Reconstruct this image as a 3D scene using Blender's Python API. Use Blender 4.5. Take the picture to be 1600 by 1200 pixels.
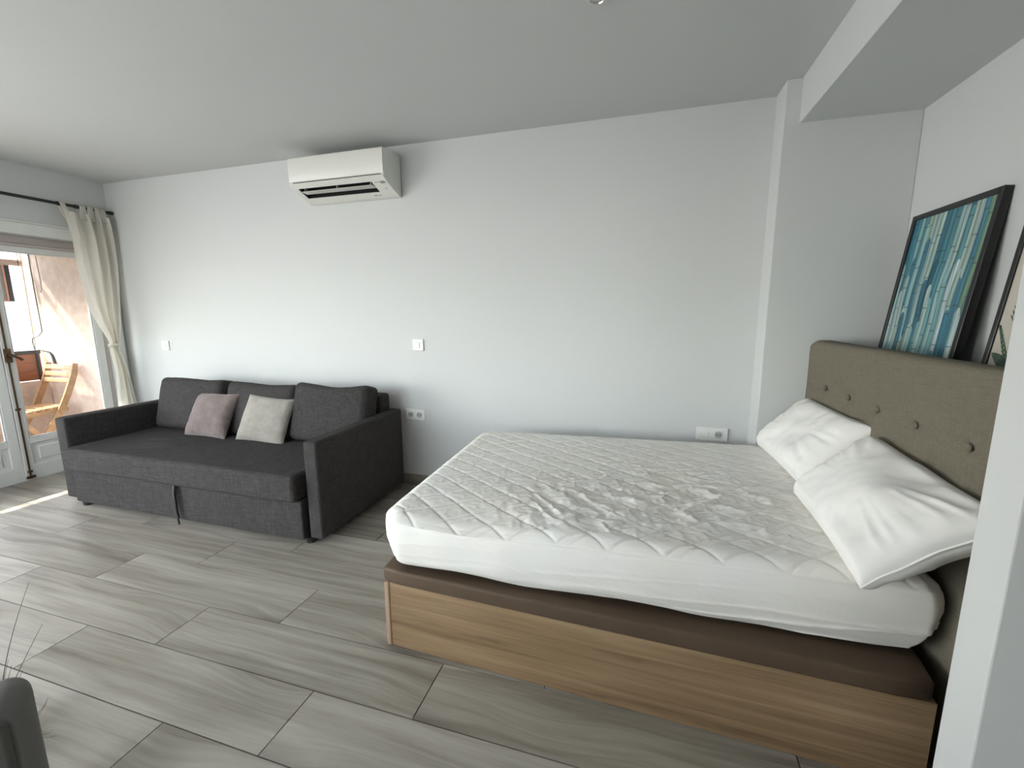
import bpy, bmesh, math, random
import numpy as np
from mathutils import Vector, Matrix

PI = math.pi
random.seed(7)
sc = bpy.context.scene
for o in list(bpy.data.objects):
    bpy.data.objects.remove(o, do_unlink=True)
COL = sc.collection

# ------------------------------------------------------------------ camera
cam_d = bpy.data.cameras.new('camera')
cam = bpy.data.objects.new('camera', cam_d)
COL.objects.link(cam)
yaw, pitch, roll = -0.2897, 0.1627, 0.0052
fwd = Vector((math.sin(yaw)*math.cos(pitch), math.cos(yaw)*math.cos(pitch), -math.sin(pitch)))
rt = Vector((math.cos(yaw), -math.sin(yaw), 0))
dn = fwd.cross(rt)
r2 = math.cos(roll)*rt + math.sin(roll)*dn
d2 = -math.sin(roll)*rt + math.cos(roll)*dn
M = Matrix((( r2.x, -d2.x, -fwd.x), (r2.y, -d2.y, -fwd.y), (r2.z, -d2.z, -fwd.z)))
cam.matrix_world = Matrix.Translation((0.4617, -1.8432, 1.3545)) @ M.to_4x4()
cam_d.sensor_fit = 'HORIZONTAL'
cam_d.sensor_width = 36.0
cam_d.lens = 674.99 / 1600.0 * 36.0
cam_d.clip_start = 0.02
cam_d.clip_end = 200
sc.camera = cam

# ------------------------------------------------------------------ light
sc.view_settings.view_transform = 'Standard'
sc.view_settings.look = 'None'
sc.view_settings.gamma = 1.0
sc.view_settings.use_curve_mapping = False
sc.view_settings.exposure = 0.03

world = bpy.data.worlds.new('sky')
sc.world = world
world.use_nodes = True
wn = world.node_tree
wn.nodes.clear()
sky = wn.nodes.new('ShaderNodeTexSky')
sky.sky_type = 'NISHITA'
sky.sun_disc = False
sky.sun_elevation = math.radians(50)
sky.sun_rotation = math.radians(-105)
bg = wn.nodes.new('ShaderNodeBackground')
bg.inputs['Strength'].default_value = 2.5
wo = wn.nodes.new('ShaderNodeOutputWorld')
hs = wn.nodes.new('ShaderNodeHueSaturation')        # hazy, pale sky
hs.inputs['Saturation'].default_value = 0.36
wn.links.new(sky.outputs[0], hs.inputs['Color'])
wn.links.new(hs.outputs[0], bg.inputs[0])
wn.links.new(bg.outputs[0], wo.inputs[0])

def add_light(name, kind, loc, direction, energy, color=(1, 1, 1), **kw):
    d = bpy.data.lights.new(name, kind)
    d.energy = energy
    d.color = color
    for k, v in kw.items():
        setattr(d, k, v)
    o = bpy.data.objects.new(name, d)
    COL.objects.link(o)
    o.location = loc
    o.rotation_euler = Vector(direction).to_track_quat('-Z', 'Y').to_euler()
    return o
SUN_A = math.radians(14)
SUN_EL = math.atan(1.20*math.cos(SUN_A))
add_light('sun', 'SUN', (-8, -2, 6),
          (math.cos(SUN_EL)*math.cos(SUN_A), math.cos(SUN_EL)*math.sin(SUN_A), -math.sin(SUN_EL)),
          14.0, (1.0, 0.93, 0.83), angle=math.radians(0.5))
# area lamp added to boost daylight at the unseen doors along the left wall
add_light('balcony_light_boost', 'AREA', (-4.26, -2.0, 1.12), (1, 0.0, 0.0), 86, (0.97, 0.99, 1.0),
          shape='RECTANGLE', size=2.6, size_y=2.0)
# fill lamp added behind the camera to brighten bed and long wall
add_light('rear_fill_lamp', 'AREA', (-2.5, -4.14, 1.6), (0, 1, -0.12), 35, (0.975, 0.99, 1.0),
          shape='RECTANGLE', size=2.0, size_y=1.3)
# ------------------------------------------------------------------ helpers
def tag(o, label=None, cat=None, group=None, kind=None):
    if label: o['label'] = label
    if cat: o['category'] = cat
    if group: o['group'] = group
    if kind: o['kind'] = kind
    return o

def thing(name, label, cat, loc=(0, 0, 0), rot=(0, 0, 0), group=None):
    o = bpy.data.objects.new(name, None)
    o.empty_display_size = 0.05
    COL.objects.link(o)
    o.location = loc
    o.rotation_euler = rot
    return tag(o, label, cat, group)

def wloc(o):
    v = Vector((0, 0, 0))
    while o is not None:
        v = v + Vector(o.location)
        o = o.parent
    return v

def link(name, me, mat, parent=None, smooth=False, world=True, label=None, kind=None):
    """link a mesh object. world=True: vertices are world coords, shifted to an (unrotated) parent"""
    o = bpy.data.objects.new(name, me)
    COL.objects.link(o)
    if mat is not None and len(me.materials) == 0:
        me.materials.append(mat)
    if parent is not None:
        o.parent = parent
        if world:
            me.transform(Matrix.Translation(-wloc(parent)))
    if smooth:
        me.polygons.foreach_set('use_smooth', [True]*len(me.polygons))
        if smooth != 'all':
            try: me.set_sharp_from_angle(angle=math.radians(40))
            except Exception: pass
    if label: o['label'] = label
    if kind: o['kind'] = kind
    return o

def mesh(verts, faces, name='m'):
    me = bpy.data.meshes.new(name)
    me.from_pydata([tuple(v) for v in verts], [], [tuple(f) for f in faces])
    me.update()
    return me

def from_bm(bm, name='m'):
    me = bpy.data.meshes.new(name)
    bm.normal_update()
    bm.to_mesh(me)
    bm.free()
    return me

def bm_box(bm, x0, x1, y0, y1, z0, z1, bev=0.0, seg=1, mat=None):
    r = bmesh.ops.create_cube(bm, size=1.0)
    vs = r['verts']
    for v in vs:
        v.co = Vector(((x0+x1)/2 + v.co.x*(x1-x0), (y0+y1)/2 + v.co.y*(y1-y0), (z0+z1)/2 + v.co.z*(z1-z0)))
    if bev > 0:
        es = list({e for v in vs for e in v.link_edges})
        r2 = bmesh.ops.bevel(bm, geom=es, offset=bev, segments=seg, affect='EDGES', profile=0.5)
        vs = list(set(r2['verts']) | {v for v in vs if v.is_valid})
    if mat is not None:
        for v in vs:
            v.co = mat @ v.co
    return vs

def box(x0, x1, y0, y1, z0, z1, bev=0.0, seg=1):
    bm = bmesh.new()
    bm_box(bm, x0, x1, y0, y1, z0, z1, bev, seg)
    return from_bm(bm)

def tube(pts, rad, n=8, caps=True):
    """swept tube; rad a number or list"""
    P = [Vector(p) for p in pts]
    m = len(P)
    R = rad if isinstance(rad, (list, tuple)) else [rad]*m
    V, F = [], []
    up = None
    for i in range(m):
        t = (P[min(i+1, m-1)] - P[max(i-1, 0)]).normalized()
        if up is None:
            a = Vector((0, 0, 1)) if abs(t.z) < 0.9 else Vector((1, 0, 0))
            up = (a - t*a.dot(t)).normalized()
        else:
            up = (up - t*up.dot(t)).normalized()
        s = t.cross(up)
        for k in range(n):
            a = 2*PI*k/n
            V.append(P[i] + R[i]*(math.cos(a)*up + math.sin(a)*s))
    for i in range(m-1):
        for k in range(n):
            a, b = i*n+k, i*n+(k+1) % n
            F.append((a, b, b+n, a+n))
    if caps:
        F.append(tuple(range(n))[::-1])
        F.append(tuple(range((m-1)*n, m*n)))
    return mesh(V, F)

def lathe(prof, n=24, center=(0, 0, 0), axis='z'):
    V, F = [], []
    for (r, h) in prof:
        for k in range(n):
            a = 2*PI*k/n
            p = (r*math.cos(a), r*math.sin(a), h)
            if axis == 'y':
                p = (r*math.cos(a), -h, r*math.sin(a))
            if axis == 'x':
                p = (-h, r*math.sin(a), r*math.cos(a))
            V.append((p[0]+center[0], p[1]+center[1], p[2]+center[2]))
    for i in range(len(prof)-1):
        for k in range(n):
            a, b = i*n+k, i*n+(k+1) % n
            F.append((a, b, b+n, a+n))
    F.append(tuple(range(n))[::-1])
    F.append(tuple(range((len(prof)-1)*n, len(prof)*n)))
    bm = bmesh.new()
    me = mesh(V, F)
    bm.from_mesh(me)
    bmesh.ops.remove_doubles(bm, verts=bm.verts, dist=1e-6)
    bmesh.ops.recalc_face_normals(bm, faces=bm.faces)
    return from_bm(bm)

def prism(poly, axis, a0, a1):
    """extrude a polygon (list of 2-tuples) along an axis"""
    n = len(poly)
    def P(p, a):
        return {'x': (a, p[0], p[1]), 'y': (p[0], a, p[1]), 'z': (p[0], p[1], a)}[axis]
    V = [P(p, a0) for p in poly] + [P(p, a1) for p in poly]
    F = [tuple(range(n))[::-1], tuple(range(n, 2*n))]
    for i in range(n):
        j = (i+1) % n
        F.append((i, j, j+n, i+n))
    bm = bmesh.new()
    bm.from_mesh(mesh(V, F))
    bmesh.ops.recalc_face_normals(bm, faces=bm.faces)
    return from_bm(bm)

# value noise ---------------------------------------------------------
def _h(ix, iy, iz, s):
    n = (ix*374761393 + iy*668265263 + iz*2147483647 + s*974711) & 0xffffffff
    n = ((n ^ (n >> 13))*1274126177) & 0xffffffff
    return ((n ^ (n >> 16)) & 0xffff)/65535.0
def vnoise(P, s=0):
    P = np.asarray(P, float)
    i = np.floor(P).astype(np.int64)
    f = P - i
    f = f*f*(3-2*f)
    out = 0
    for dx in (0, 1):
        for dy in (0, 1):
            for dz in (0, 1):
                w = (f[:, 0] if dx else 1-f[:, 0])*(f[:, 1] if dy else 1-f[:, 1])*(f[:, 2] if dz else 1-f[:, 2])
                out = out + w*_h(i[:, 0]+dx+5000, i[:, 1]+dy+5000, i[:, 2]+dz+5000, s)
    return out*2-1
def fbm(P, oct=3, s=0):
    o, a, t = 0, 1.0, 0
    for k in range(oct):
        o = o + a*vnoise(np.asarray(P)*(2**k), s+k*17)
        t += a
        a *= 0.5
    return o/t

def rbox(dx, dy, dz, r, nx=4, ny=4, nz=4, fn=None, nobottom=False, rings=None):
    """rounded box centred on 0 in x,y and z from 0 to dz, dense lattice; fn(P,N01) displaces"""
    def ax(d, n):
        e = [0, r*0.12, r*0.4, r*0.75, r] if rings is None else [r*k/rings for k in range(rings+1)]
        return np.array(sorted(set([-d/2+v for v in e] + list(np.linspace(-d/2+r, d/2-r, n+1)) + [d/2-v for v in e])))
    X, Y, Z = ax(dx, nx), ax(dy, ny), ax(dz, nz)
    a, b, c = len(X), len(Y), len(Z)
    quads = []
    def grid(fixed, val, n1, n2, flip):
        i, j = np.meshgrid(np.arange(n1-1), np.arange(n2-1), indexing='ij')
        q = []
        for (p, w) in ((0, 0), (1, 0), (1, 1), (0, 1)):
            u, v = (i+p).ravel(), (j+w).ravel()
            k = np.full_like(u, val)
            idx = {0: (k, u, v), 1: (u, k, v), 2: (u, v, k)}[fixed]
            q.append(idx[0]*(b*c) + idx[1]*c + idx[2])
        q = np.stack(q, 1)
        return q[:, ::-1] if flip else q
    quads.append(grid(0, 0, b, c, True)); quads.append(grid(0, a-1, b, c, False))
    quads.append(grid(1, 0, a, c, False)); quads.append(grid(1, b-1, a, c, True))
    if not nobottom: quads.append(grid(2, 0, a, b, True))
    quads.append(grid(2, c-1, a, b, False))
    Q = np.concatenate(quads)
    keys, inv = np.unique(Q.ravel(), return_inverse=True)
    F = inv.reshape(-1, 4)
    P = np.stack([X[keys//(b*c)], Y[(keys//c) % b], Z[keys % c]], 1)
    lim = np.array([dx/2-r, dy/2-r, dz/2-r])
    Cc = np.clip(P, -lim, lim)
    D = P - Cc
    L = np.linalg.norm(D, axis=1, keepdims=True)
    N = D/np.maximum(L, 1e-9)
    P = Cc + N*r
    P[:, 2] += dz/2
    if fn is not None:
        P = fn(P, N)
    return mesh(P.tolist(), F.tolist())

def cushion(w, h, t, seed=0, n=36, wr=0.006, pinch=0.05, power=0.45, lump=0.0):
    """pillow: lies in local XZ (x width, z height from 0), thickness along y"""
    lin = np.sin(np.linspace(-1, 1, n+1)*PI/2*0.98)/math.sin(PI/2*0.98)
    U, V = np.meshgrid(lin, lin, indexing='ij')
    U, V = U.ravel(), V.ravel()
    ex = 1 - pinch*(1-V**2)*0.6*np.abs(U)
    ez = 1 - pinch*(1-U**2)*0.6*np.abs(V)
    X, Z = w/2*U*ex*1.0, h/2*V*ez
    prof = np.clip((1-U**2)*(1-V**2), 0, 1)**power
    rng = []
    for sgn in (1, -1):
        S = np.stack([X*9, Z*9, np.full_like(X, sgn*3.1+seed)], 1)
        rad = np.stack([np.arctan2(V, U)*3.2, np.hypot(U, V)*0.9, np.full_like(U, sgn*2.0+seed*1.7)], 1)
        dz = fbm(S, 3, seed)*wr + (1-np.abs(vnoise(rad*1.6, seed+5)))*wr*1.6*np.hypot(U, V)**2
        edge = np.clip((1-np.maximum(np.abs(U), np.abs(V)))*6, 0, 1)
        lmp = lump*fbm(np.stack([X*4, Z*4, np.full_like(X, sgn+seed)], 1), 2, seed+3)*prof
        rng.append(sgn*(t/2*prof) + sgn*(dz*edge) + sgn*lmp)
    wob = fbm(np.stack([X*7, Z*7, np.full_like(X, seed+9.)], 1), 2, seed+1)*wr*1.3
    A = np.stack([X, rng[0]+wob, Z+h/2], 1)
    B = np.stack([X, rng[1]+wob, Z+h/2], 1)
    m = n+1
    Vv = A.tolist() + B.tolist()
    F = []
    def bidx(i, j):
        return (i*m+j) if (i in (0, n) or j in (0, n)) else m*m+i*m+j
    for i in range(n):
        for j in range(n):
            F.append((i*m+j, i*m+j+1, (i+1)*m+j+1, (i+1)*m+j))
            F.append((bidx(i, j), bidx(i+1, j), bidx(i+1, j+1), bidx(i, j+1)))
    ring = [i*m for i in range(n)] + [n*m+j for j in range(n)] + [(n-i)*m+n for i in range(n)] + [n-j for j in range(n)]
    seam = [tuple(A[k]) for k in ring]
    bm = bmesh.new()
    bm.from_mesh(mesh(Vv, F))
    bmesh.ops.delete(bm, geom=[v for v in bm.verts if not v.link_faces], context='VERTS')
    bmesh.ops.recalc_face_normals(bm, faces=bm.faces)
    return from_bm(bm), seam

def closed_tube(pts, rad, n=6):
    P = [Vector(p) for p in pts]
    m = len(P)
    V, F = [], []
    for i in range(m):
        t = (P[(i+1) % m]-P[i-1]).normalized()
        a = Vector((0, 1, 0))
        up = (a - t*a.dot(t)).normalized()
        s = t.cross(up)
        for k in range(n):
            an = 2*PI*k/n
            V.append(P[i] + rad*(math.cos(an)*up + math.sin(an)*s))
    for i in range(m):
        for k in range(n):
            a, b = i*n+k, i*n+(k+1) % n
            c, d = ((i+1) % m)*n+(k+1) % n, ((i+1) % m)*n+k
            F.append((a, b, c, d))
    return mesh(V, F)

# ------------------------------------------------------------------ materials
def mat(name, color, rough=0.6, metal=0.0, spec=0.5, var=0.0, vscale=(5, 5, 5), bump=0.0, bscale=(60, 60, 60), bdist=0.002,
        color2=None, sheen=0.0, rnd=0.0):
    m = bpy.data.materials.new(name)
    m.use_nodes = True
    nt = m.node_tree
    b = nt.nodes['Principled BSDF']
    b.inputs['Roughness'].default_value = rough
    b.inputs['Metallic'].default_value = metal
    b.inputs['Specular IOR Level'].default_value = spec
    b.inputs['Sheen Weight'].default_value = sheen
    b.inputs['Base Color'].default_value = (*color, 1)
    tc = nt.nodes.new('ShaderNodeTexCoord')
    if var > 0 or color2:
        mp = nt.nodes.new('ShaderNodeMapping')
        mp.inputs['Scale'].default_value = vscale
        nt.links.new(tc.outputs['Object'], mp.inputs[0])
        nz = nt.nodes.new('ShaderNodeTexNoise')
        nz.inputs['Scale'].default_value = 1.0
        nz.inputs['Detail'].default_value = 5
        nz.inputs['Roughness'].default_value = 0.6
        nt.links.new(mp.outputs[0], nz.inputs['Vector'])
        cr = nt.nodes.new('ShaderNodeValToRGB')
        c2 = color2 if color2 else tuple(c*(1-var) for c in color)
        cr.color_ramp.elements[0].position = 0.35
        cr.color_ramp.elements[1].position = 0.65
        cr.color_ramp.elements[0].color = (*c2, 1)
        cr.color_ramp.elements[1].color = (*color, 1)
        nt.links.new(nz.outputs['Fac'], cr.inputs[0])
        nt.links.new(cr.outputs[0], b.inputs['Base Color'])
    if bump > 0:
        mp2 = nt.nodes.new('ShaderNodeMapping')
        mp2.inputs['Scale'].default_value = bscale
        nt.links.new(tc.outputs['Object'], mp2.inputs[0])
        n2 = nt.nodes.new('ShaderNodeTexNoise')
        n2.inputs['Scale'].default_value = 1.0
        n2.inputs['Detail'].default_value = 3
        nt.links.new(mp2.outputs[0], n2.inputs['Vector'])
        bp = nt.nodes.new('ShaderNodeBump')
        bp.inputs['Strength'].default_value = bump
        bp.inputs['Distance'].default_value = bdist
        nt.links.new(n2.outputs['Fac'], bp.inputs['Height'])
        nt.links.new(bp.outputs[0], b.inputs['Normal'])
    return m

def N(nt, t, **kw):
    n = nt.nodes.new(t)
    for k, v in kw.items():
        setattr(n, k, v)
    return n

def linen(name, c1, c2, sc1=260, rough=0.95, bump=0.5):
    """woven slub fabric: crossed stretched noises"""
    m = bpy.data.materials.new(name)
    m.use_nodes = True
    nt = m.node_tree
    b = nt.nodes['Principled BSDF']
    b.inputs['Roughness'].default_value = rough
    b.inputs['Specular IOR Level'].default_value = 0.15
    tc = N(nt, 'ShaderNodeTexCoord')
    facs = []
    for s in ((sc1*0.05, sc1, sc1), (sc1, sc1, sc1*0.05), (sc1, sc1*0.05, sc1)):
        mp = N(nt, 'ShaderNodeMapping')
        mp.inputs['Scale'].default_value = s
        nt.links.new(tc.outputs['Object'], mp.inputs[0])
        nz = N(nt, 'ShaderNodeTexNoise')
        nz.inputs['Scale'].default_value = 1
        nz.inputs['Detail'].default_value = 2
        nt.links.new(mp.outputs[0], nz.inputs['Vector'])
        facs.append(nz.outputs['Fac'])
    a = N(nt, 'ShaderNodeMath', operation='ADD'); nt.links.new(facs[0], a.inputs[0]); nt.links.new(facs[1], a.inputs[1])
    a2 = N(nt, 'ShaderNodeMath', operation='ADD'); nt.links.new(a.outputs[0], a2.inputs[0]); nt.links.new(facs[2], a2.inputs[1])
    mr = N(nt, 'ShaderNodeMapRange')
    mr.inputs['From Min'].default_value = 1.1
    mr.inputs['From Max'].default_value = 1.9
    nt.links.new(a2.outputs[0], mr.inputs[0])
    mx = N(nt, 'ShaderNodeMix', data_type='RGBA')
    mx.inputs[6].default_value = (*c1, 1)
    mx.inputs[7].default_value = (*c2, 1)
    nt.links.new(mr.outputs[0], mx.inputs[0])
    nt.links.new(mx.outputs[2], b.inputs['Base Color'])
    bp = N(nt, 'ShaderNodeBump')
    bp.inputs['Strength'].default_value = bump
    bp.inputs['Distance'].default_value = 0.0012
    nt.links.new(mr.outputs[0], bp.inputs['Height'])
    nt.links.new(bp.outputs[0], b.inputs['Normal'])
    return m

def wood(name, stops, along='x', freq=14, stretch=0.06, rough=0.5, rnd=False, knots=False, spec=0.4, bump=0.12, tone=0.0, detail=6, dist=1.2):
    """grain: noise stretched along one axis, per-object offset when rnd"""
    m = bpy.data.materials.new(name)
    m.use_nodes = True
    nt = m.node_tree
    b = nt.nodes['Principled BSDF']
    b.inputs['Roughness'].default_value = rough
    b.inputs['Specular IOR Level'].default_value = spec
    tc = N(nt, 'ShaderNodeTexCoord')
    vec = tc.outputs['Object']
    oi = None
    if rnd:
        oi = N(nt, 'ShaderNodeObjectInfo')
        ml = N(nt, 'ShaderNodeMath', operation='MULTIPLY'); ml.inputs[1].default_value = 57.0
        nt.links.new(oi.outputs['Random'], ml.inputs[0])
        cb = N(nt, 'ShaderNodeCombineXYZ')
        for i in range(3):
            nt.links.new(ml.outputs[0], cb.inputs[i])
        ad = N(nt, 'ShaderNodeVectorMath', operation='ADD')
        nt.links.new(vec, ad.inputs[0]); nt.links.new(cb.outputs[0], ad.inputs[1])
        vec = ad.outputs[0]
    if knots:
        # bend the grain around scattered knots
        mpb = N(nt, 'ShaderNodeMapping'); mpb.inputs['Scale'].default_value = (1.5, 3.4, 1.0)
        nt.links.new(vec, mpb.inputs[0])
        vb = N(nt, 'ShaderNodeTexVoronoi', feature='SMOOTH_F1'); vb.inputs['Scale'].default_value = 1.0
        vb.inputs['Smoothness'].default_value = 0.35
        nt.links.new(mpb.outputs[0], vb.inputs['Vector'])
        rb = N(nt, 'ShaderNodeMapRange', interpolation_type='SMOOTHSTEP')
        rb.inputs['From Min'].default_value = 0.0; rb.inputs['From Max'].default_value = 0.55
        rb.inputs['To Min'].default_value = 0.055; rb.inputs['To Max'].default_value = 0.0
        nt.links.new(vb.outputs['Distance'], rb.inputs[0])
        cbb = N(nt, 'ShaderNodeCombineXYZ'); nt.links.new(rb.outputs[0], cbb.inputs[1])
        av = N(nt, 'ShaderNodeVectorMath', operation='ADD')
        kvec = vec
        nt.links.new(vec, av.inputs[0]); nt.links.new(cbb.outputs[0], av.inputs[1])
        vec = av.outputs[0]
    s = [freq]*3
    s['xyz'.index(along)] = freq*stretch
    mp = N(nt, 'ShaderNodeMapping'); mp.inputs['Scale'].default_value = s
    nt.links.new(vec, mp.inputs[0])
    nz = N(nt, 'ShaderNodeTexNoise')
    nz.inputs['Scale'].default_value = 1
    nz.inputs['Detail'].default_value = detail
    nz.inputs['Roughness'].default_value = 0.62
    nz.inputs['Distortion'].default_value = dist
    nt.links.new(mp.outputs[0], nz.inputs['Vector'])
    # broad bands
    mp2 = N(nt, 'ShaderNodeMapping'); mp2.inputs['Scale'].default_value = [v*0.28 for v in s]
    nt.links.new(vec, mp2.inputs[0])
    n2 = N(nt, 'ShaderNodeTexNoise'); n2.inputs['Scale'].default_value = 1; n2.inputs['Detail'].default_value = 2
    n2.inputs['Distortion'].default_value = dist*0.7
    nt.links.new(mp2.outputs[0], n2.inputs['Vector'])
    mx = N(nt, 'ShaderNodeMix', data_type='FLOAT'); mx.inputs[0].default_value = 0.45
    nt.links.new(nz.outputs['Fac'], mx.inputs[2]); nt.links.new(n2.outputs['Fac'], mx.inputs[3])
    val = mx.outputs[0]
    if rnd and tone > 0:
        sb = N(nt, 'ShaderNodeMath', operation='MULTIPLY_ADD'); sb.inputs[1].default_value = tone; sb.inputs[2].default_value = -tone/2
        nt.links.new(oi.outputs['Random'], sb.inputs[0])
        a3 = N(nt, 'ShaderNodeMath', operation='ADD')
        nt.links.new(val, a3.inputs[0]); nt.links.new(sb.outputs[0], a3.inputs[1])
        val = a3.outputs[0]
    cr = N(nt, 'ShaderNodeValToRGB')
    el = cr.color_ramp.elements
    el[0].position, el[0].color = stops[0][0], (*stops[0][1], 1)
    el[1].position, el[1].color = stops[-1][0], (*stops[-1][1], 1)
    for p, c in stops[1:-1]:
        e = el.new(p); e.color = (*c, 1)
    nt.links.new(val, cr.inputs[0])
    colout = cr.outputs[0]
    if knots:
        vk = N(nt, 'ShaderNodeTexVoronoi'); vk.inputs['Scale'].default_value = 1.0
        mpk = N(nt, 'ShaderNodeMapping'); mpk.inputs['Scale'].default_value = (1.5, 3.4, 1.0)
        nt.links.new(kvec, mpk.inputs[0]); nt.links.new(mpk.outputs[0], vk.inputs['Vector'])
        kr = N(nt, 'ShaderNodeMapRange'); kr.inputs['From Min'].default_value = 0.01; kr.inputs['From Max'].default_value = 0.30
        kr.inputs['To Min'].default_value = 0.48; kr.inputs['To Max'].default_value = 1.0
        nt.links.new(vk.outputs['Distance'], kr.inputs[0])
        kp = N(nt, 'ShaderNodeSeparateColor'); nt.links.new(vk.outputs['Color'], kp.inputs[0])
        gt = N(nt, 'ShaderNodeMath', operation='GREATER_THAN'); gt.inputs[1].default_value = 0.40
        nt.links.new(kp.outputs[0], gt.inputs[0])
        mk = N(nt, 'ShaderNodeMix', data_type='FLOAT')
        nt.links.new(gt.outputs[0], mk.inputs[0]); mk.inputs[2].default_value = 1.0
        nt.links.new(kr.outputs[0], mk.inputs[3])
        mc = N(nt, 'ShaderNodeVectorMath', operation='SCALE')
        nt.links.new(colout, mc.inputs[0]); nt.links.new(mk.outputs[0], mc.inputs['Scale'])
        colout = mc.outputs[0]
    nt.links.new(colout, b.inputs['Base Color'])
    if bump > 0:
        bp = N(nt, 'ShaderNodeBump'); bp.inputs['Strength'].default_value = bump; bp.inputs['Distance'].default_value = 0.002
        nt.links.new(nz.outputs['Fac'], bp.inputs['Height'])
        nt.links.new(bp.outputs[0], b.inputs['Normal'])
    return m

WALL = mat('white_wall_paint', (0.635, 0.648, 0.644), 0.85, spec=0.2, bump=0.15, bscale=(45, 45, 45), bdist=0.0015)
REARW = mat('warm_grey_wall_paint', (0.55, 0.54, 0.52), 0.85, spec=0.2)
CEIL = mat('ceiling_paint', (0.585, 0.60, 0.59), 0.9, spec=0.15, bump=0.1, bscale=(40, 40, 40), bdist=0.0015)
TILE = wood('wood_look_porcelain', [(0.31, (0.135, 0.119, 0.098)), (0.43, (0.242, 0.220, 0.186)), (0.55, (0.335, 0.311, 0.270)), (0.70, (0.43, 0.405, 0.358))],
            along='x', freq=30, stretch=0.05, rough=0.36, rnd=True, knots=True, spec=0.45, bump=0.1, tone=0.10, detail=8, dist=0.35)
GROUT = mat('dark_grout', (0.055, 0.048, 0.040), 0.95, spec=0.05)
SKIRT = wood('wood_look_skirting', [(0.3, (0.16, 0.14, 0.12)), (0.7, (0.33, 0.31, 0.28))], along='x', freq=18, stretch=0.06, rough=0.45)
DOORW = mat('door_white_lacquer', (0.76, 0.765, 0.745), 0.42, spec=0.4, var=0.06, vscale=(6, 6, 1.5))
BRONZE = mat('aged_bronze', (0.16, 0.10, 0.055), 0.42, metal=0.8, var=0.4, vscale=(60, 60, 60))
BLACKM = mat('black_metal', (0.012, 0.012, 0.013), 0.4, spec=0.5)
SOFA = linen('charcoal_sofa_weave', (0.027, 0.0255, 0.0255), (0.079, 0.0735, 0.073), 300)
SOFA2 = linen('charcoal_cushion_weave', (0.026, 0.0245, 0.0245), (0.077, 0.072, 0.0715), 300)
MAUVE = mat('mauve_velvet', (0.215, 0.172, 0.165), 0.9, spec=0.1, var=0.30, vscale=(14, 14, 14), sheen=0.25, bump=0.2, bscale=(220, 220, 220), bdist=0.001)
GREYV = mat('pale_grey_velvet', (0.355, 0.33, 0.295), 0.9, spec=0.1, var=0.22, vscale=(12, 12, 16), sheen=0.25, bump=0.2, bscale=(220, 220, 220), bdist=0.001)
BLACKP = mat('black_plastic', (0.01, 0.01, 0.01), 0.5)
OAK = wood('sonoma_oak_laminate', [(0.32, (0.095, 0.054, 0.026)), (0.44, (0.205, 0.132, 0.070)), (0.56, (0.285, 0.192, 0.108)), (0.70, (0.37, 0.262, 0.160))],
           along='x', freq=46, stretch=0.035, rough=0.5, bump=0.1, dist=0.6, detail=8)
OAKE = wood('sonoma_oak_edge', [(0.3, (0.30, 0.20, 0.125)), (0.7, (0.46, 0.33, 0.23))], along='z', freq=30, stretch=0.06, rough=0.5)
LID = mat('brown_upholstered_lid', (0.098, 0.066, 0.043), 0.62, spec=0.3, var=0.12, vscale=(8, 8, 8), bump=0.25, bscale=(300, 300, 300), bdist=0.0006)
SHEET = mat('white_quilted_cotton', (0.89, 0.88, 0.85), 0.92, spec=0.1, color2=(0.87, 0.845, 0.78), vscale=(2.6, 2.6, 2.6), bump=0.35, bscale=(55, 95, 55), bdist=0.003)
PILLOW = mat('white_pillow_cotton', (0.86, 0.85, 0.82), 0.92, spec=0.1, bump=0.15, bscale=(30, 30, 30), bdist=0.003)
TAUPE = linen('taupe_linen', (0.142, 0.127, 0.096), (0.205, 0.185, 0.143), 420, bump=0.35)
TAUPEB = linen('taupe_linen_button', (0.142, 0.127, 0.096), (0.205, 0.185, 0.143), 600, bump=0.3)
CURT = mat('cream_cotton', (0.89, 0.865, 0.80), 0.95, spec=0.05, var=0.05, vscale=(30, 30, 4), bump=0.2, bscale=(400, 400, 400), bdist=0.0005)
def translucent(m, f):
    nt = m.node_tree
    b = nt.nodes['Principled BSDF']
    t = N(nt, 'ShaderNodeBsdfTranslucent')
    if b.inputs['Base Color'].is_linked:
        nt.links.new(b.inputs['Base Color'].links[0].from_socket, t.inputs[0])
    mx = N(nt, 'ShaderNodeMixShader')
    mx.inputs[0].default_value = f
    nt.links.new(b.outputs[0], mx.inputs[1]); nt.links.new(t.outputs[0], mx.inputs[2])
    nt.links.new(mx.outputs[0], nt.nodes['Material Output'].inputs['Surface'])
translucent(CURT, 0.5)
ACW = mat('aircon_white_plastic', (0.76, 0.76, 0.71), 0.38, spec=0.5)
ACD = mat('aircon_dark_inside', (0.012, 0.012, 0.012), 0.6)
ACG = mat('aircon_grey_print', (0.28, 0.28, 0.27), 0.6)
VANE = mat('aircon_vane', (0.52, 0.52, 0.48), 0.45)
PLASW = mat('switch_white_plastic', (0.80, 0.80, 0.78), 0.35, spec=0.5)
PLASD = mat('socket_well', (0.42, 0.42, 0.40), 0.5)
FRAME = mat('black_frame_lacquer', (0.010, 0.010, 0.010), 0.35, spec=0.5)
STUCCO = mat('pink_stucco', (0.72, 0.58, 0.51), 0.95, spec=0.1, color2=(0.60, 0.47, 0.40), vscale=(14, 14, 14), bump=1.0, bscale=(90, 90, 90), bdist=0.004)
CREAM = mat('cream_render', (0.74, 0.58, 0.42), 0.95, spec=0.1, bump=0.6, bscale=(80, 80, 80), bdist=0.003)
FACADE = mat('white_facade', (0.90, 0.85, 0.80), 0.9, spec=0.1, var=0.05, vscale=(0.6, 0.6, 0.6))
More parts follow.
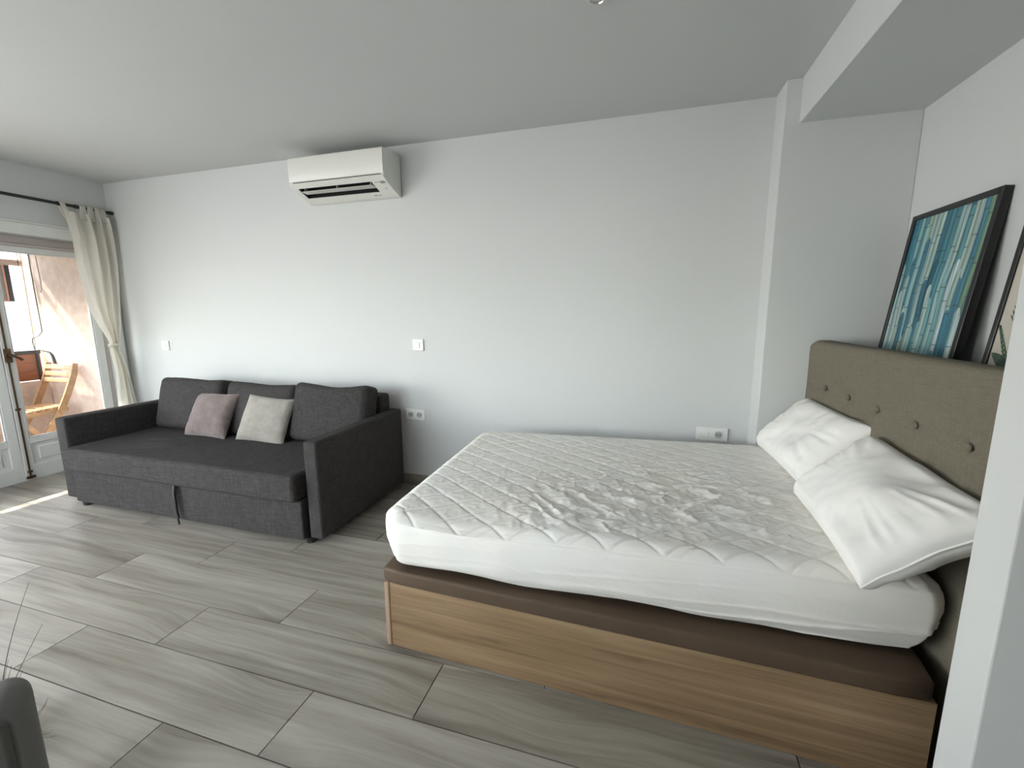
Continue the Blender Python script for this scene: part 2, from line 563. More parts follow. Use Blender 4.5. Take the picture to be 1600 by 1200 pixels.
REDWOOD = wood('reddish_balcony_board', [(0.3, (0.22, 0.075, 0.035)), (0.55, (0.33, 0.125, 0.06)), (0.75, (0.42, 0.18, 0.095))], along='y', freq=16, stretch=0.08, rough=0.5)
TEAK = wood('acacia_chair_wood', [(0.3, (0.30, 0.16, 0.075)), (0.55, (0.47, 0.28, 0.15)), (0.75, (0.60, 0.40, 0.24))], along='x', freq=30, stretch=0.08, rough=0.5)
TEAKY = wood('acacia_seat_wood', [(0.3, (0.30, 0.16, 0.075)), (0.55, (0.47, 0.28, 0.15)), (0.75, (0.60, 0.40, 0.24))], along='y', freq=30, stretch=0.08, rough=0.5)
BLINDW = wood('blind_slat_wood', [(0.3, (0.40, 0.29, 0.24)), (0.7, (0.56, 0.44, 0.38))], along='y', freq=30, stretch=0.03, rough=0.6)
PINKF = mat('pink_painted_edge', (0.70, 0.34, 0.28), 0.6)
GREYB = mat('grey_blind_cloth', (0.25, 0.24, 0.24), 0.8)
BEAM = mat('shutter_box_paint', (0.52, 0.46, 0.44), 0.6)
TERR = mat('balcony_floor_tile', (0.42, 0.27, 0.19), 0.7, var=0.2, vscale=(6, 6, 6))
CABLE = mat('dark_cable', (0.02, 0.018, 0.016), 0.6)
CABLEG = mat('grey_cable', (0.30, 0.25, 0.21), 0.6)
POT = mat('grey_matt_planter', (0.125, 0.123, 0.112), 0.55, spec=0.4)
GRASS = mat('dark_dry_grass', (0.030, 0.027, 0.022), 0.8)
SOIL = mat('soil', (0.03, 0.02, 0.014), 0.95)
CHROME = mat('satin_chrome', (0.62, 0.61, 0.58), 0.3, metal=0.9)
BULB = mat('spot_lens', (0.10, 0.10, 0.09), 0.25)

def glass_mat():
    m = bpy.data.materials.new('clear_glass')
    m.use_nodes = True
    nt = m.node_tree
    nt.nodes.clear()
    o = N(nt, 'ShaderNodeOutputMaterial')
    t = N(nt, 'ShaderNodeBsdfTransparent'); t.inputs[0].default_value = (0.96, 0.98, 0.97, 1)
    g = N(nt, 'ShaderNodeBsdfGlossy'); g.inputs['Roughness'].default_value = 0.02
    lw = N(nt, 'ShaderNodeLayerWeight'); lw.inputs['Blend'].default_value = 0.5
    pw = N(nt, 'ShaderNodeMath', operation='POWER'); pw.inputs[1].default_value = 4.0
    nt.links.new(lw.outputs['Facing'], pw.inputs[0])
    fr = N(nt, 'ShaderNodeMath', operation='MULTIPLY_ADD'); fr.inputs[1].default_value = 0.6; fr.inputs[2].default_value = 0.035
    nt.links.new(pw.outputs[0], fr.inputs[0])
    mx = N(nt, 'ShaderNodeMixShader')
    nt.links.new(fr.outputs[0], mx.inputs[0]); nt.links.new(t.outputs[0], mx.inputs[1]); nt.links.new(g.outputs[0], mx.inputs[2])
    nt.links.new(mx.outputs[0], o.inputs[0])
    return m
GLASS = glass_mat()

# ------------------------------------------------------------------ room shell
XL, YB, ZC = -4.279, 1.092, 2.532       # left wall, long wall, ceiling
XR, YP = 1.729, 0.903                   # alcove back wall, pilaster face
XB, ZB = 1.201, 2.316                   # beam / stub face, beam soffit
YS0, YS1 = -0.78, -0.675                # stub wall
YF, XE = -4.2, 2.5                      # rear wall, right wall behind the stub
def struct(name, me, m, parent=None, **kw):
    return link(name, me, m, parent, kind='structure', **kw)

floor = struct('floor', box(XL-0.1, XE, YF, YB, -0.12, -0.005), GROUT)
struct('wall_back', box(XL-0.25, XR+0.1, YB, YB+0.15, -0.12, ZC+0.12), WALL)
struct('wall_right', box(XR, XR+0.12, YS1, YB, -0.12, ZC+0.12), WALL)
struct('wall_stub', box(XB, XR+0.12, YS0, YS1, -0.0, ZB+0.02, 0.004, 2), WALL)
struct('wall_side', box(XE, XE+0.12, YF, YS0, -0.12, ZC+0.12), WALL)
struct('trim_1', box(1.128, XR, YP, YB, -0.0, ZC, 0.004, 2), WALL)            # pilaster
struct('trim_2', box(XB, XE, YF, YP+0.01, ZB, ZC+0.02, 0.003, 1), WALL)         # downstand beam
struct('trim_3', box(1.452, XR, YS1, YP, 0.0, 0.885, 0.003, 1), WALL)           # ledge behind the headboard
struct('ceiling', box(XL-0.25, XE+0.12, YF-0.12, YB+0.15, ZC, ZC+0.12), CEIL)
bm = bmesh.new()
bm_box(bm, XL-0.25, -3.55, YF-0.12, YF, -0.12, ZC)
bm_box(bm, -1.45, XE+0.12, YF-0.12, YF, -0.12, ZC)
bm_box(bm, -3.55, -1.45, YF-0.12, YF, -0.12, 0.9)
bm_box(bm, -3.55, -1.45, YF-0.12, YF, 2.3, ZC)
struct('wall_front', from_bm(bm), REARW)
bm = bmesh.new()
for (a, b_, c, d) in ((-3.55, -3.49, 0.9, 2.3), (-1.51, -1.45, 0.9, 2.3), (-2.53, -2.47, 0.9, 2.3), (-3.55, -1.45, 0.9, 0.96), (-3.55, -1.45, 2.24, 2.3)):
    bm_box(bm, a, b_, YF-0.09, YF-0.03, c, d)
w1 = struct('added_window_1', from_bm(bm), DOORW)  # unseen window, made up to go with the rear fill lamp
link('pane', box(-3.5, -1.5, YF-0.064, YF-0.058, 0.95, 2.25), GLASS, w1)
struct('wall_light_block', box(-0.95, XE, -2.65, -2.5, 0.0, ZC), REARW)  # unseen wall added to keep rear light off the right side
# left wall with two door openings
OP = [(-4.02, -0.66), (-0.42, 1.005)]
ZO = 1.99
bm = bmesh.new()
xo = XL-0.25
bm_box(bm, xo, XL, YF, OP[0][0], -0.12, ZC)
bm_box(bm, xo, XL, OP[0][1], OP[1][0], -0.12, ZC)
bm_box(bm, xo, XL, OP[1][1], YB, -0.12, ZC)
for a, b_ in OP:
    bm_box(bm, xo, XL, a, b_, ZO, ZC)
struct('wall_left', from_bm(bm), WALL)
# white casing round the visible opening
bm = bmesh.new()
bm_box(bm, XL, XL+0.018, -0.50, 1.07, ZO, 2.078, 0.004)
bm_box(bm, XL, XL+0.03, -0.51, 1.075, 2.078, 2.092, 0.003)
bm_box(bm, XL, XL+0.018, 1.003, 1.07, 0.0, ZO, 0.004)
bm_box(bm, XL, XL+0.018, -0.50, -0.42, 0.0, ZO, 0.004)
struct('trim_4', from_bm(bm), DOORW)
# roller shutter box / head frame over the doors
bm = bmesh.new()
bm_box(bm, -4.46, -4.385, -0.42, 1.005, 1.925, ZO, 0.004)
bm_box(bm, -4.445, -4.36, -0.42, 1.005, 1.905, 1.925, 0.003)
bm_box(bm, -4.46, -4.385, 0.972, 1.005, 0.0, 1.925, 0.003)
bm_box(bm, -4.46, -4.385, -0.42, -0.385, 0.0, 1.925, 0.003)
struct('trim_5', from_bm(bm), BEAM)
struct('trim_6', box(-4.53, -4.379, -0.42, 1.005, -0.1, 0.012, 0.003), DOORW)   # threshold
bm = bmesh.new()
bm_box(bm, XL-0.1, 1.128, YB-0.010, YB, 0.0, 0.087, 0.002)
struct('baseboard_back', from_bm(bm), SKIRT)
struct('baseboard_left', box(XL, XL+0.010, 1.072, YB-0.011, 0.0, 0.087, 0.002), SKIRT)

# ------------------------------------------------------------------ floor tiles
TW, TL = 0.245, 4.9038*0.245
X0 = -10.7334*0.245
row = 0
TSH = {}
def tile_mesh(w, h):
    k = (round(w, 4), round(h, 4))
    if k not in TSH:
        bm = bmesh.new()
        bm_box(bm, -w/2, w/2, -h/2, h/2, -0.006, 0.0)
        TSH[k] = from_bm(bm, 'tile')
        TSH[k].materials.append(TILE)
    return TSH[k]
G = 0.0042
for i in range(-5, 18):
    y1, y0 = -i*TW, -(i+1)*TW
    y1c, y0c = min(y1, YB-0.010), max(y0, YF)
    if y1c-y0c < 0.02: continue
    xs = X0 + (i-2)*TL*2/3.0
    xs = xs - math.ceil((xs-XL+0.1)/TL)*TL
    while xs < XE:
        a, b_ = max(xs, XL-0.099), min(xs+TL, XE)
        if y1c > YS0+0.01 and y0c > YS0-0.2: b_ = min(b_, XR)
        xs += TL
        if b_-a < 0.02: continue
        me = tile_mesh(b_-a-G, y1c-y0c-G)
        o = bpy.data.objects.new('tile', me)
        COL.objects.link(o)
        o.parent = floor
        o.location = ((a+b_)/2, (y0c+y1c)/2, 0.0)

# ------------------------------------------------------------------ french doors
def leaf(name, y0, y1, label_dummy=None, handle=True):
    xi, xo_ = -4.38, -4.425
    s = 0.062
    bm = bmesh.new()
    d = struct(name, box(xo_, xi, y0, y1, 0.012, 0.118, 0.003), DOORW)       # bottom rail carries the leaf
    link('stile', box(xo_, xi, y0, y0+s, 0.118, 1.905, 0.003), DOORW, d)
    link('stile', box(xo_, xi, y1-s, y1, 0.118, 1.905, 0.003), DOORW, d)
    link('top_rail', box(xo_, xi, y0+s, y1-s, 1.862, 1.905, 0.002), DOORW, d)
    link('middle_rail', box(xo_, xi, y0+s, y1-s, 0.300, 0.350, 0.003), DOORW, d)
    bm = bmesh.new()
    bm_box(bm, xo_+0.012, xi-0.014, y0+s, y1-s, 0.118, 0.300)
    bm_box(bm, xi-0.02, xi-0.006, y0+s+0.045, y1-s-0.045, 0.150, 0.268, 0.007)
    link('panel', from_bm(bm), DOORW, d)
    bm = bmesh.new()
    for (a, b_, c, e) in ((y0+s, y0+s+0.010, 0.350, 1.862), (y1-s-0.010, y1-s, 0.350, 1.862), (y0+s, y1-s, 0.350, 0.360), (y0+s, y1-s, 1.852, 1.862)):
        bm_box(bm, xi-0.016, xi-0.004, a, b_, c, e, 0.002)
    link('glazing_bead', from_bm(bm), DOORW, d)
    link('pane', box(xo_+0.016, xo_+0.020, y0+s, y1-s, 0.350, 1.862), GLASS, d)
    return d
d1 = leaf('door_1', 0.279, 0.970)
d2 = leaf('door_2', -0.385, 0.273)
# cremone bolt on the right leaf
xh = -4.38
yb_ = 0.304
bm = bmesh.new()
bm_box(bm, xh, xh+0.008, yb_-0.005, yb_+0.005, 0.03, 1.88)
link('bolt_rod', from_bm(bm), BRONZE, d1)
for z in (0.072, 0.60, 1.55):
    link('bolt_guide', box(xh, xh+0.014, yb_-0.016, yb_+0.016, z-0.009, z+0.009, 0.003), BRONZE, d1)
link('bolt_keep', box(xh-0.0, xh+0.016, yb_-0.028, yb_+0.028, 0.013, 0.036, 0.003), BRONZE, d1)
bm = bmesh.new()
bm_box(bm, xh, xh+0.022, yb_-0.020, yb_+0.020, 0.985, 1.095, 0.006, 2)
hb = link('bolt_case', from_bm(bm), BRONZE, d1)
link('handle', tube([(xh+0.02, yb_, 1.045), (xh+0.045, yb_, 1.045), (xh+0.052, yb_+0.012, 1.04), (xh+0.05, yb_+0.05, 1.015), (xh+0.05, yb_+0.062, 1.0)],
                    [0.010, 0.010, 0.011, 0.010, 0.012], 8), BRONZE, hb, smooth=True)
# unseen doors of the other opening, added to carry light
for k in range(4):
    leaf('door_%d' % (k+3), -4.0+0.825*k, -4.0+0.825*k+0.82)

# ------------------------------------------------------------------ curtain rod and curtain
cr_ = thing('curtain_rod', 'black metal curtain rod above the balcony door', 'curtain rod', (-4.2, 0.3, 2.268))
link('rod', tube([(-4.2, -0.75, 2.268), (-4.2, 1.062, 2.268)], 0.0125, 12), BLACKM, cr_, smooth=True)
for y in (0.70, 0.815):
    link('collar', tube([(-4.2, y-0.012, 2.268), (-4.2, y+0.012, 2.268)], 0.0165, 12), BLACKM, cr_, smooth=True)
link('end_cap', tube([(-4.2, 1.055, 2.268), (-4.2, 1.082, 2.268)], 0.0165, 12), BLACKM, cr_, smooth=True)
for y in (0.99, -0.7):
    bm = bmesh.new()
    link('bracket', tube([(-4.279, y, 2.225), (-4.25, y, 2.225), (-4.215, y, 2.235), (-4.2, y, 2.25)], 0.008, 8), BLACKM, cr_, smooth=True)

def curtain():
    t = thing('curtain', 'cream tab-top curtain gathered by a tieback beside the corner', 'curtain', (-4.19, 0.9, 0.02))
    zs = [2.215, 2.14, 2.02, 1.90, 1.79, 1.62, 1.44, 1.30, 1.216, 1.15, 1.105, 1.075, 1.045, 1.00, 0.93, 0.83, 0.68, 0.52, 0.30, 0.02]
    yl = [0.720, 0.730, 0.746, 0.745, 0.744, 0.757, 0.775, 0.818, 0.853, 0.880, 0.898, 0.900, 0.893, 0.893, 0.899, 0.905, 0.895, 0.882, 0.87, 0.865]
    yr = [1.022, 1.034, 1.043, 1.046, 1.044, 1.030, 1.012, 0.995, 0.980, 0.968, 0.958, 0.954, 0.956, 0.964, 0.978, 0.996, 1.015, 1.034, 1.045, 1.05]
    zz = np.linspace(zs[0], zs[-1], 90)
    L = np.interp(-zz, [-z for z in zs], yl)
    R = np.interp(-zz, [-z for z in zs], yr)
    nu = 96
    V, F = [], []
    for i, z in enumerate(zz):
        wdt = R[i]-L[i]
        g = min(1.0, wdt/0.30)
        for j in range(nu+1):
            u = j/nu
            uu = u + 0.16*math.sin(2*PI*u)*0.5
            uu = u**0.62
            ph = 2*PI*(3.4*u**1.45 + 0.10*math.sin(3.1*u+z*1.3) + 0.04*math.sin(z*3.7))
            top = max(0.0, (z-1.95)/0.27)
            amp = 0.020 + 0.012*u + 0.010*(1-g)
            if 1.03 < z < 1.12: amp = 0.017
            x = -4.190 + amp*math.sin(ph) + (0.004+0.008*top)*math.sin(ph*2.3+1.0+z*1.5) + 0.005*math.sin(z*5+u*9) + 0.004*math.sin(u*34+z*2.0)*(1-g*0.6)
            y = L[i] + wdt*(u + 0.018*math.sin(ph*1.0+0.8)*math.sin(PI*u))
            V.append((x, y, z))
    m = nu+1
    for i in range(len(zz)-1):
        for j in range(nu):
            F.append((i*m+j, i*m+j+1, (i+1)*m+j+1, (i+1)*m+j))
    o = link('drape', mesh(V, F), CURT, t, smooth='all')
    # tabs looping over the rod
    for k, (yt, yb2, w) in enumerate(((0.715, 0.752, 0.036), (0.852, 0.845, 0.040), (0.905, 0.90, 0.040), (0.955, 0.962, 0.042), (0.998, 1.005, 0.04))):
        V, F = [], []
        n = 14
        prof = []
        prof.append((-4.178, 2.16)); prof.append((-4.180, 2.21))
        for q in range(9):
            a = -0.2 + (PI+0.4)*q/8
            prof.append((-4.2 + 0.0185*math.cos(a), 2.268 + 0.0185*math.sin(a)))
        prof.append((-4.214, 2.21)); prof.append((-4.205, 2.16))
        for (x, z) in prof:
            f = min(1, max(0, (z-2.16)/0.11))
            yc = yb2 + (yt-yb2)*f
            ww = w*(1.0 + 0.35*(1-f))
            for s in (-0.5, -0.17, 0.17, 0.5):
                V.append((x + 0.004*math.cos(s*9+k), yc + s*ww, z))
        for i in range(len(prof)-1):
            for j in range(3):
                F.append((i*4+j, i*4+j+1, i*4+j+5, i*4+j+4))
        tb = link('tab', mesh(V, F), CURT, t, smooth='all')
        sd = tb.modifiers.new('thickness', 'SOLIDIFY'); sd.thickness = 0.002; sd.offset = 1
    # tieback
    pts = []
    for q in range(25):
        a = 2*PI*q/24
        pts.append((-4.188+0.034*math.sin(a), 0.926+0.038*math.cos(a), 1.088 + 0.010*math.cos(a)))
    V, F = [], []
    for p in pts[:-1]:
        V.append((p[0], p[1], p[2]-0.014)); V.append((p[0], p[1], p[2]+0.014))
    for q in range(24):
        a, b_ = 2*q, 2*((q+1) % 24)
        F.append((a, b_, b_+1, a+1))
    tb = link('tieback', mesh(V, F), CURT, t, smooth='all')
    sd = tb.modifiers.new('thickness', 'SOLIDIFY'); sd.thickness = 0.004; sd.offset = 1
curtain()

# ------------------------------------------------------------------ air conditioner
def aircon():
    x0, x1 = -2.008, -1.236
    yw = YB
    t = thing('air_conditioner', 'white split air conditioner high on the long wall, louvre open', 'air conditioner', ((x0+x1)/2, YB, 2.18))
    # body cross-section in (y,z)
    yf = 0.862
    def sl(a):        # underside curve from front lower edge (a=0) to back bottom (a=1)
        y = yf-0.001 + (1.070-yf+0.001)*a
        z = 2.268 - 0.088*(a**0.78)
        return (y, z)
    body = [(yw-0.006, 2.455), (yf+0.05, 2.455), (yf+0.02, 2.450), (yf+0.012, 2.44), (yf+0.012, 2.280), (yf+0.002, 2.277)]
    slope = [sl(a) for a in (0, 0.06, 0.14, 0.24, 0.36, 0.5, 0.62, 0.76, 0.9, 1.0)]
    # right and left cheek blocks + core with outlet slot
    a0, a1 = 0.16, 0.66
    sa = [sl(a) for a in np.linspace(0, a0, 4)]
    sb = [sl(a) for a in np.linspace(a1, 1, 5)]
    full = body + [sl(a) for a in np.linspace(0, 1, 14)] + [(yw-0.006, 2.180)]
    xa, xb = x0+0.045, x1-0.115
    p0, p1 = sl(a0), sl(a1)
    core = body + sa + [(p0[0]+0.03, p0[1]+0.07), (p1[0]+0.02, p1[1]+0.06)] + sb + [(yw-0.006, 2.180)]
    bm = bmesh.new()
    for poly, q0, q1 in ((full, x0, xa), (core, xa, xb), (full, xb, x1)):
        me = prism(poly, 'x', q0, q1)
        bm.from_mesh(me)
    link('casing', from_bm(bm), ACW, t, smooth=True)
    # front panel, slightly proud, with rounded top
    pn = [(yf+0.012, 2.452), (yf+0.004, 2.448), (yf, 2.44), (yf-0.002, 2.36), (yf+0.001, 2.290), (yf+0.004, 2.286), (yf+0.012, 2.286)]
    link('front_panel', prism(pn, 'x', x0+0.001, x1-0.001), ACW, t, smooth=True)
    link('panel_gap_shade', box(x0+0.03, x1-0.03, yf-0.0018, yf+0.012, 2.2795, 2.2835), ACG, t)  # grey strip painted in for the shade of the panel gap
    # dark outlet interior
    inner = [(p0[0]+0.004, p0[1]+0.003), (p0[0]+0.030, p0[1]+0.069), (p1[0]+0.020, p1[1]+0.059), (p1[0]-0.002, p1[1]+0.003)]
    bm = bmesh.new()
    V = []
    for x in (xa+0.001, xb-0.001):
        V += [bm.verts.new((x, y, z)) for (y, z) in inner]
    for i in range(3):
        bm.faces.new((V[i], V[i+1], V[i+5], V[i+4]))
    bm.faces.new((V[0], V[1], V[2], V[3])); bm.faces.new((V[4], V[7], V[6], V[5]))
    link('outlet', from_bm(bm), ACD, t)
    # louvre vane
    c = sl(0.40)
    d = Vector((0, sl(0.55)[0]-sl(0.25)[0], sl(0.55)[1]-sl(0.25)[1])).normalized()
    nrm = Vector((0, d.z, -d.y))
    if nrm.z > 0: nrm = -nrm
    bm = bmesh.new()
    bm_box(bm, xa+0.012, xb-0.008, -0.026, 0.026, -0.003, 0.003, 0.002)
    ang = math.atan2(d.z, d.y) + math.radians(16)
    Mv = Matrix.Translation((0, c[0], c[1]+0.006)) @ Matrix.Rotation(ang, 4, 'X')
    for v in bm.verts: v.co = Mv @ v.co
    vn = link('louvre', from_bm(bm), VANE, t)
    for x in (xa+0.03, (xa+xb)/2, xb-0.03):
        bm = bmesh.new()
        bm_box(bm, x-0.003, x+0.003, -0.018, 0.018, 0.0, 0.026)
        for v in bm.verts: v.co = Mv @ v.co
        link('louvre_arm', from_bm(bm), VANE, vn)
    # printed marks: badge, rating label and indicators
    def mark(name, xc, a, w, h, m):
        c = sl(a); d_ = (Vector((0, *sl(min(1, a+0.03)))) - Vector((0, *sl(max(0, a-0.03))))).normalized()
        n_ = Vector((0, d_.z, -d_.y)); n_ = -n_ if n_.z > 0 else n_
        P = Vector((xc, *c)) + n_*0.0012
        e = Vector((1, 0, 0))
        V = [P - e*w/2 - d_*h/2, P + e*w/2 - d_*h/2, P + e*w/2 + d_*h/2, P - e*w/2 + d_*h/2]
        V2 = [v - n_*0.002 for v in V]
        F = [(0, 1, 2, 3), (7, 6, 5, 4), (0, 4, 5, 1), (1, 5, 6, 2), (2, 6, 7, 3), (3, 7, 4, 0)]
        link(name, mesh(V+V2, F), m, t)
    mark('rating_label', x1-0.035, 0.22, 0.036, 0.022, ACG)
    for k in range(3):
        mark('print_mark', x1-0.088+0.012*k, 0.20, 0.009, 0.005, ACG)
    mark('indicator', x1-0.045, 0.50, 0.010, 0.010, ACG)
    mark('print_mark', x1-0.17, 0.80, 0.030, 0.008, ACG)
    mark('print_mark', x1-0.135, 0.80, 0.012, 0.010, ACG)
    for (y, z) in ((0.905, 2.275), (1.05, 2.235)):
        link('screw', lathe([(0.004, 0), (0.004, -0.002), (0.002, -0.003)], 10, (x1-0.001, y, z), 'x'), ACG, t)
    link('mounting_plate', box(x0+0.03, x1+0.004, YB-0.006, YB, 2.19, 2.452), PLASD, t)
aircon()

# ------------------------------------------------------------------ switches and sockets
def plate(name, label, cat, xc, zc, w, h, group=None):
    t = thing(name, label, cat, (xc, YB, zc))
    link('plate', box(xc-w/2, xc+w/2, YB-0.011, YB, zc-h/2, zc+h/2, 0.004, 2), PLASW, t)
    return t
def rocker(t, xc, zc, w, h):
    o = link('rocker', box(xc-w/2, xc+w/2, YB-0.016, YB-0.010, zc-h/2, zc+h/2, 0.002), PLASW, t)
    me = o.data
    for v in me.vertices:
        if v.co.y < -0.0125 and v.co.z > 0: v.co.y += 0.003
def socket(t, xc, zc):
    link('insert', box(xc-0.0255, xc+0.0255, YB-0.0135, YB-0.0105, zc-0.0255, zc+0.0255, 0.002), PLASW, t)
    s = link('well', lathe([(0.0215, 0.0), (0.0215, 0.0035), (0.0195, 0.0038), (0.0185, 0.0008), (0.0, 0.0006)], 24, (xc, YB-0.0132, zc), 'y'), PLASD, t, smooth=True)
    for dx in (-0.0095, 0.0095):
        link('pin_hole', lathe([(0.0032, 0.0), (0.0032, 0.0022), (0.0, 0.0022)], 10, (xc+dx, YB-0.0132, zc), 'y'), BLACKP, s)
    for dz in (-0.0185, 0.0185):
        link('earth_clip', box(xc-0.004, xc+0.004, YB-0.0175, YB-0.0135, zc+dz-0.003, zc+dz+0.003), CHROME, s)
t = plate('light_switch', 'white light switch nearest the curtain, above the left end of the sofa', 'switch', -3.76, 1.073, 0.088, 0.088)
rocker(t, -3.76, 1.073, 0.030, 0.042)
t = plate('light_switch', 'white light switch on the long wall above the right end of the sofa', 'switch', -1.150, 1.121, 0.092, 0.090)
rocker(t, -1.150, 1.121, 0.030, 0.042)
t = plate('power_socket', 'white double power socket beside the right sofa arm', 'socket', -1.196, 0.580, 0.164, 0.086)
socket(t, -1.232, 0.580); socket(t, -1.160, 0.580)
t = plate('power_socket', 'white plate with rocker and one socket, above the bed', 'socket', 0.921, 0.584, 0.186, 0.086)
rocker(t, 0.878, 0.584, 0.044, 0.044); socket(t, 0.958, 0.584)

# ------------------------------------------------------------------ ceiling downlight
t = thing('ceiling_spotlight', 'small round recessed spotlight in the ceiling', 'ceiling light', (0.250, 0.020, ZC))
link('ring', lathe([(0.027, -0.004), (0.029, -0.009), (0.040, -0.008), (0.043, -0.004), (0.043, 0.0), (0.027, 0.0)], 32, (0.25, 0.02, ZC)), CHROME, t, smooth=True)
link('lens', lathe([(0.0, -0.002), (0.0265, -0.002), (0.0265, 0.0), (0.0, 0.0)], 24, (0.25, 0.02, ZC)), BULB, t)

# ------------------------------------------------------------------ sofa
def slab_wrinkle(amp, seed, sc_=6):
    def f(P, Nn):
        d = fbm(np.stack([P[:, 0]*sc_, P[:, 1]*sc_, P[:, 2]*sc_], 1), 3, seed)*amp
        return P + Nn*d[:, None]
    return f
def sofa():
    t = thing('sofa_bed', 'charcoal grey fabric three-seat sofa bed against the long wall', 'sofa', (-2.39, 0.55, 0))
    def place(me, x, y, z):
        me.transform(Matrix.Translation((x, y, z)))
        return me
    # arms
    for nm, xa, xb in (('left', -3.530, -3.428), ('right', -1.375, -1.283)):
        me = rbox(xb-xa, 0.93, 0.595, 0.016, 2, 20, 12, slab_wrinkle(0.0016, 3))
        link('armrest', place(me, (xa+xb)/2, 0.100+0.465, 0.040), SOFA, t, smooth='all')
    # back frame
    link('backrest', place(rbox(2.03, 0.115, 0.70, 0.022, 24, 2, 8, slab_wrinkle(0.002, 5)), -2.3915, 0.968, 0.055), SOFA, t, smooth='all')
    # seat mattress with wrinkles
    def fs(P, Nn):
        x, y, z = P[:, 0], P[:, 1], P[:, 2]
        up = np.clip(Nn[:, 2], 0, 1) + ((z > 0.15) & (np.abs(Nn).max(1) < 0.01))
        d = fbm(P*5, 3, 11)*0.003
        # fan of creases in the middle of the top, as when sat on
        cr = 0
        for k, (cx, cy, ang, ln) in enumerate(((-0.42, -0.16, 0.45, 0.16), (-0.36, -0.20, 0.62, 0.18), (-0.28, -0.12, 0.80, 0.14), (-0.05, -0.05, 0.75, 0.15), (0.03, -0.02, 0.85, 0.12), (-0.52, -0.10, 0.35, 0.14), (0.12, 0.02, 0.8, 0.1))):
            u = (x-cx)*math.cos(ang) + (y-cy)*math.sin(ang)
            v = -(x-cx)*math.sin(ang) + (y-cy)*math.cos(ang) + 0.03*np.sin(u*9+k)
            cr = cr + np.exp(-(v/0.016)**2)*np.exp(-(u/ln)**2)*0.013 - np.exp(-((v-0.030)/0.018)**2)*np.exp(-(u/ln)**2)*0.007
        P = P.copy()
        top = z > 0.13
        P[:, 2] += top*(cr + d*1.2 + 0.006*np.cos(x*1.5)) + (~top)*fbm(np.stack([x*4, y*0+1, z*0], 1), 2, 4)*0.005
        P[:, 1] += Nn[:, 1]*d
        return P
    link('seat', place(rbox(1.985, 0.86, 0.158, 0.028, 230, 100, 5, fs), -2.4005, 0.035+0.43, 0.277), SOFA, t, smooth='all')
    # storage base front and body
    link('base', place(rbox(1.992, 0.83, 0.245, 0.010, 24, 6, 6, slab_wrinkle(0.002, 8)), -2.396, 0.078+0.415, 0.032), SOFA, t, smooth='all')
    # pull strap of the bed
    bm = bmesh.new()
    link('pull_strap', tube([(-2.377, 0.068, 0.275), (-2.379, 0.058, 0.22), (-2.372, 0.055, 0.15), (-2.376, 0.056, 0.09), (-2.366, 0.056, 0.05)], [0.010, 0.010, 0.009, 0.009, 0.008], 6), BLACKP, t, smooth=True)
    link('pull_strap', tube([(-2.386, 0.068, 0.275), (-2.392, 0.057, 0.2), (-2.388, 0.054, 0.12), (-2.372, 0.054, 0.06), (-2.358, 0.050, 0.012)], [0.007, 0.007, 0.006, 0.006, 0.005], 6), BLACKP, t, smooth=True)
    for (x, y) in ((-3.335, 0.115), (-1.395, 0.135), (-3.335, 0.93), (-1.395, 0.93)):
        link('leg', lathe([(0.026, 0), (0.030, 0.003), (0.033, 0.040), (0.0, 0.040)], 20, (x, y, 0)), BLACKP, t, smooth=True)
sofa()
def back_cushion(xc, w, label, seed, rz=0.0, dz=0.0):
    def f(P, Nn):
        x, y, z = P[:, 0], P[:, 1], P[:, 2]
        bul = (1-(2*x/w)**2).clip(0, 1)*(1-((z-0.21)/0.23)**2).clip(0, 1)
        P = P.copy()
        P[:, 1] += np.sign(y)*0.030*bul
        P[:, 2] += np.clip((z-0.20)/0.20, 0, 1)*(-0.014*(1-(2*np.abs(x)/w-0.0)**2) + 0.006*np.sin(x*11+seed))
        P += Nn*(fbm(P*7, 3, seed)*0.005)[:, None]
        P[:, 1] += np.sin(x*23+z*9+seed)*0.0016
        return P
    o = link('back_cushion', rbox(w, 0.165, 0.42, 0.045, 40, 5, 26, f), SOFA2, None, smooth='all')
    o.location = (xc, 0.690, 0.434+dz)
    o.rotation_euler = (math.radians(-15), 0, rz)
    return tag(o, label, 'cushion', 'sofa back cushions')
back_cushion(-3.010, 0.665, 'charcoal sofa back cushion at the left, behind the mauve pillow', 21, 0.0)
back_cushion(-2.305, 0.645, 'middle charcoal sofa back cushion, behind the pale grey pillow', 22, 0.0, -0.012)
back_cushion(-1.672, 0.630, 'charcoal sofa back cushion at the right end of the sofa', 23, 0.0)
def throw(xc, w, h, m, label, seed, rz, ry, y0, z0, tilt):
    me, seam = cushion(w, h, 0.125, seed, 40, 0.0050, 0.10, 0.42, 0.02)
    o = link('throw_pillow', me, m, None, smooth='all')
    o.location = (xc, y0, z0)
    o.rotation_euler = (math.radians(tilt), math.radians(ry), math.radians(rz))
    tag(o, label, 'pillow', 'throw pillows on the sofa')
    link('piping', closed_tube(seam, 0.0028, 5), m, o, world=False, smooth='all')
throw(-2.690, 0.43, 0.350, MAUVE, 'mauve-grey velvet throw pillow, left of the two on the sofa', 31, -4, -1, 0.532, 0.437, -27)
throw(-2.168, 0.40, 0.345, GREYV, 'pale grey velvet throw pillow, right of the two on the sofa', 32, 4, 4, 0.535, 0.437, -26)

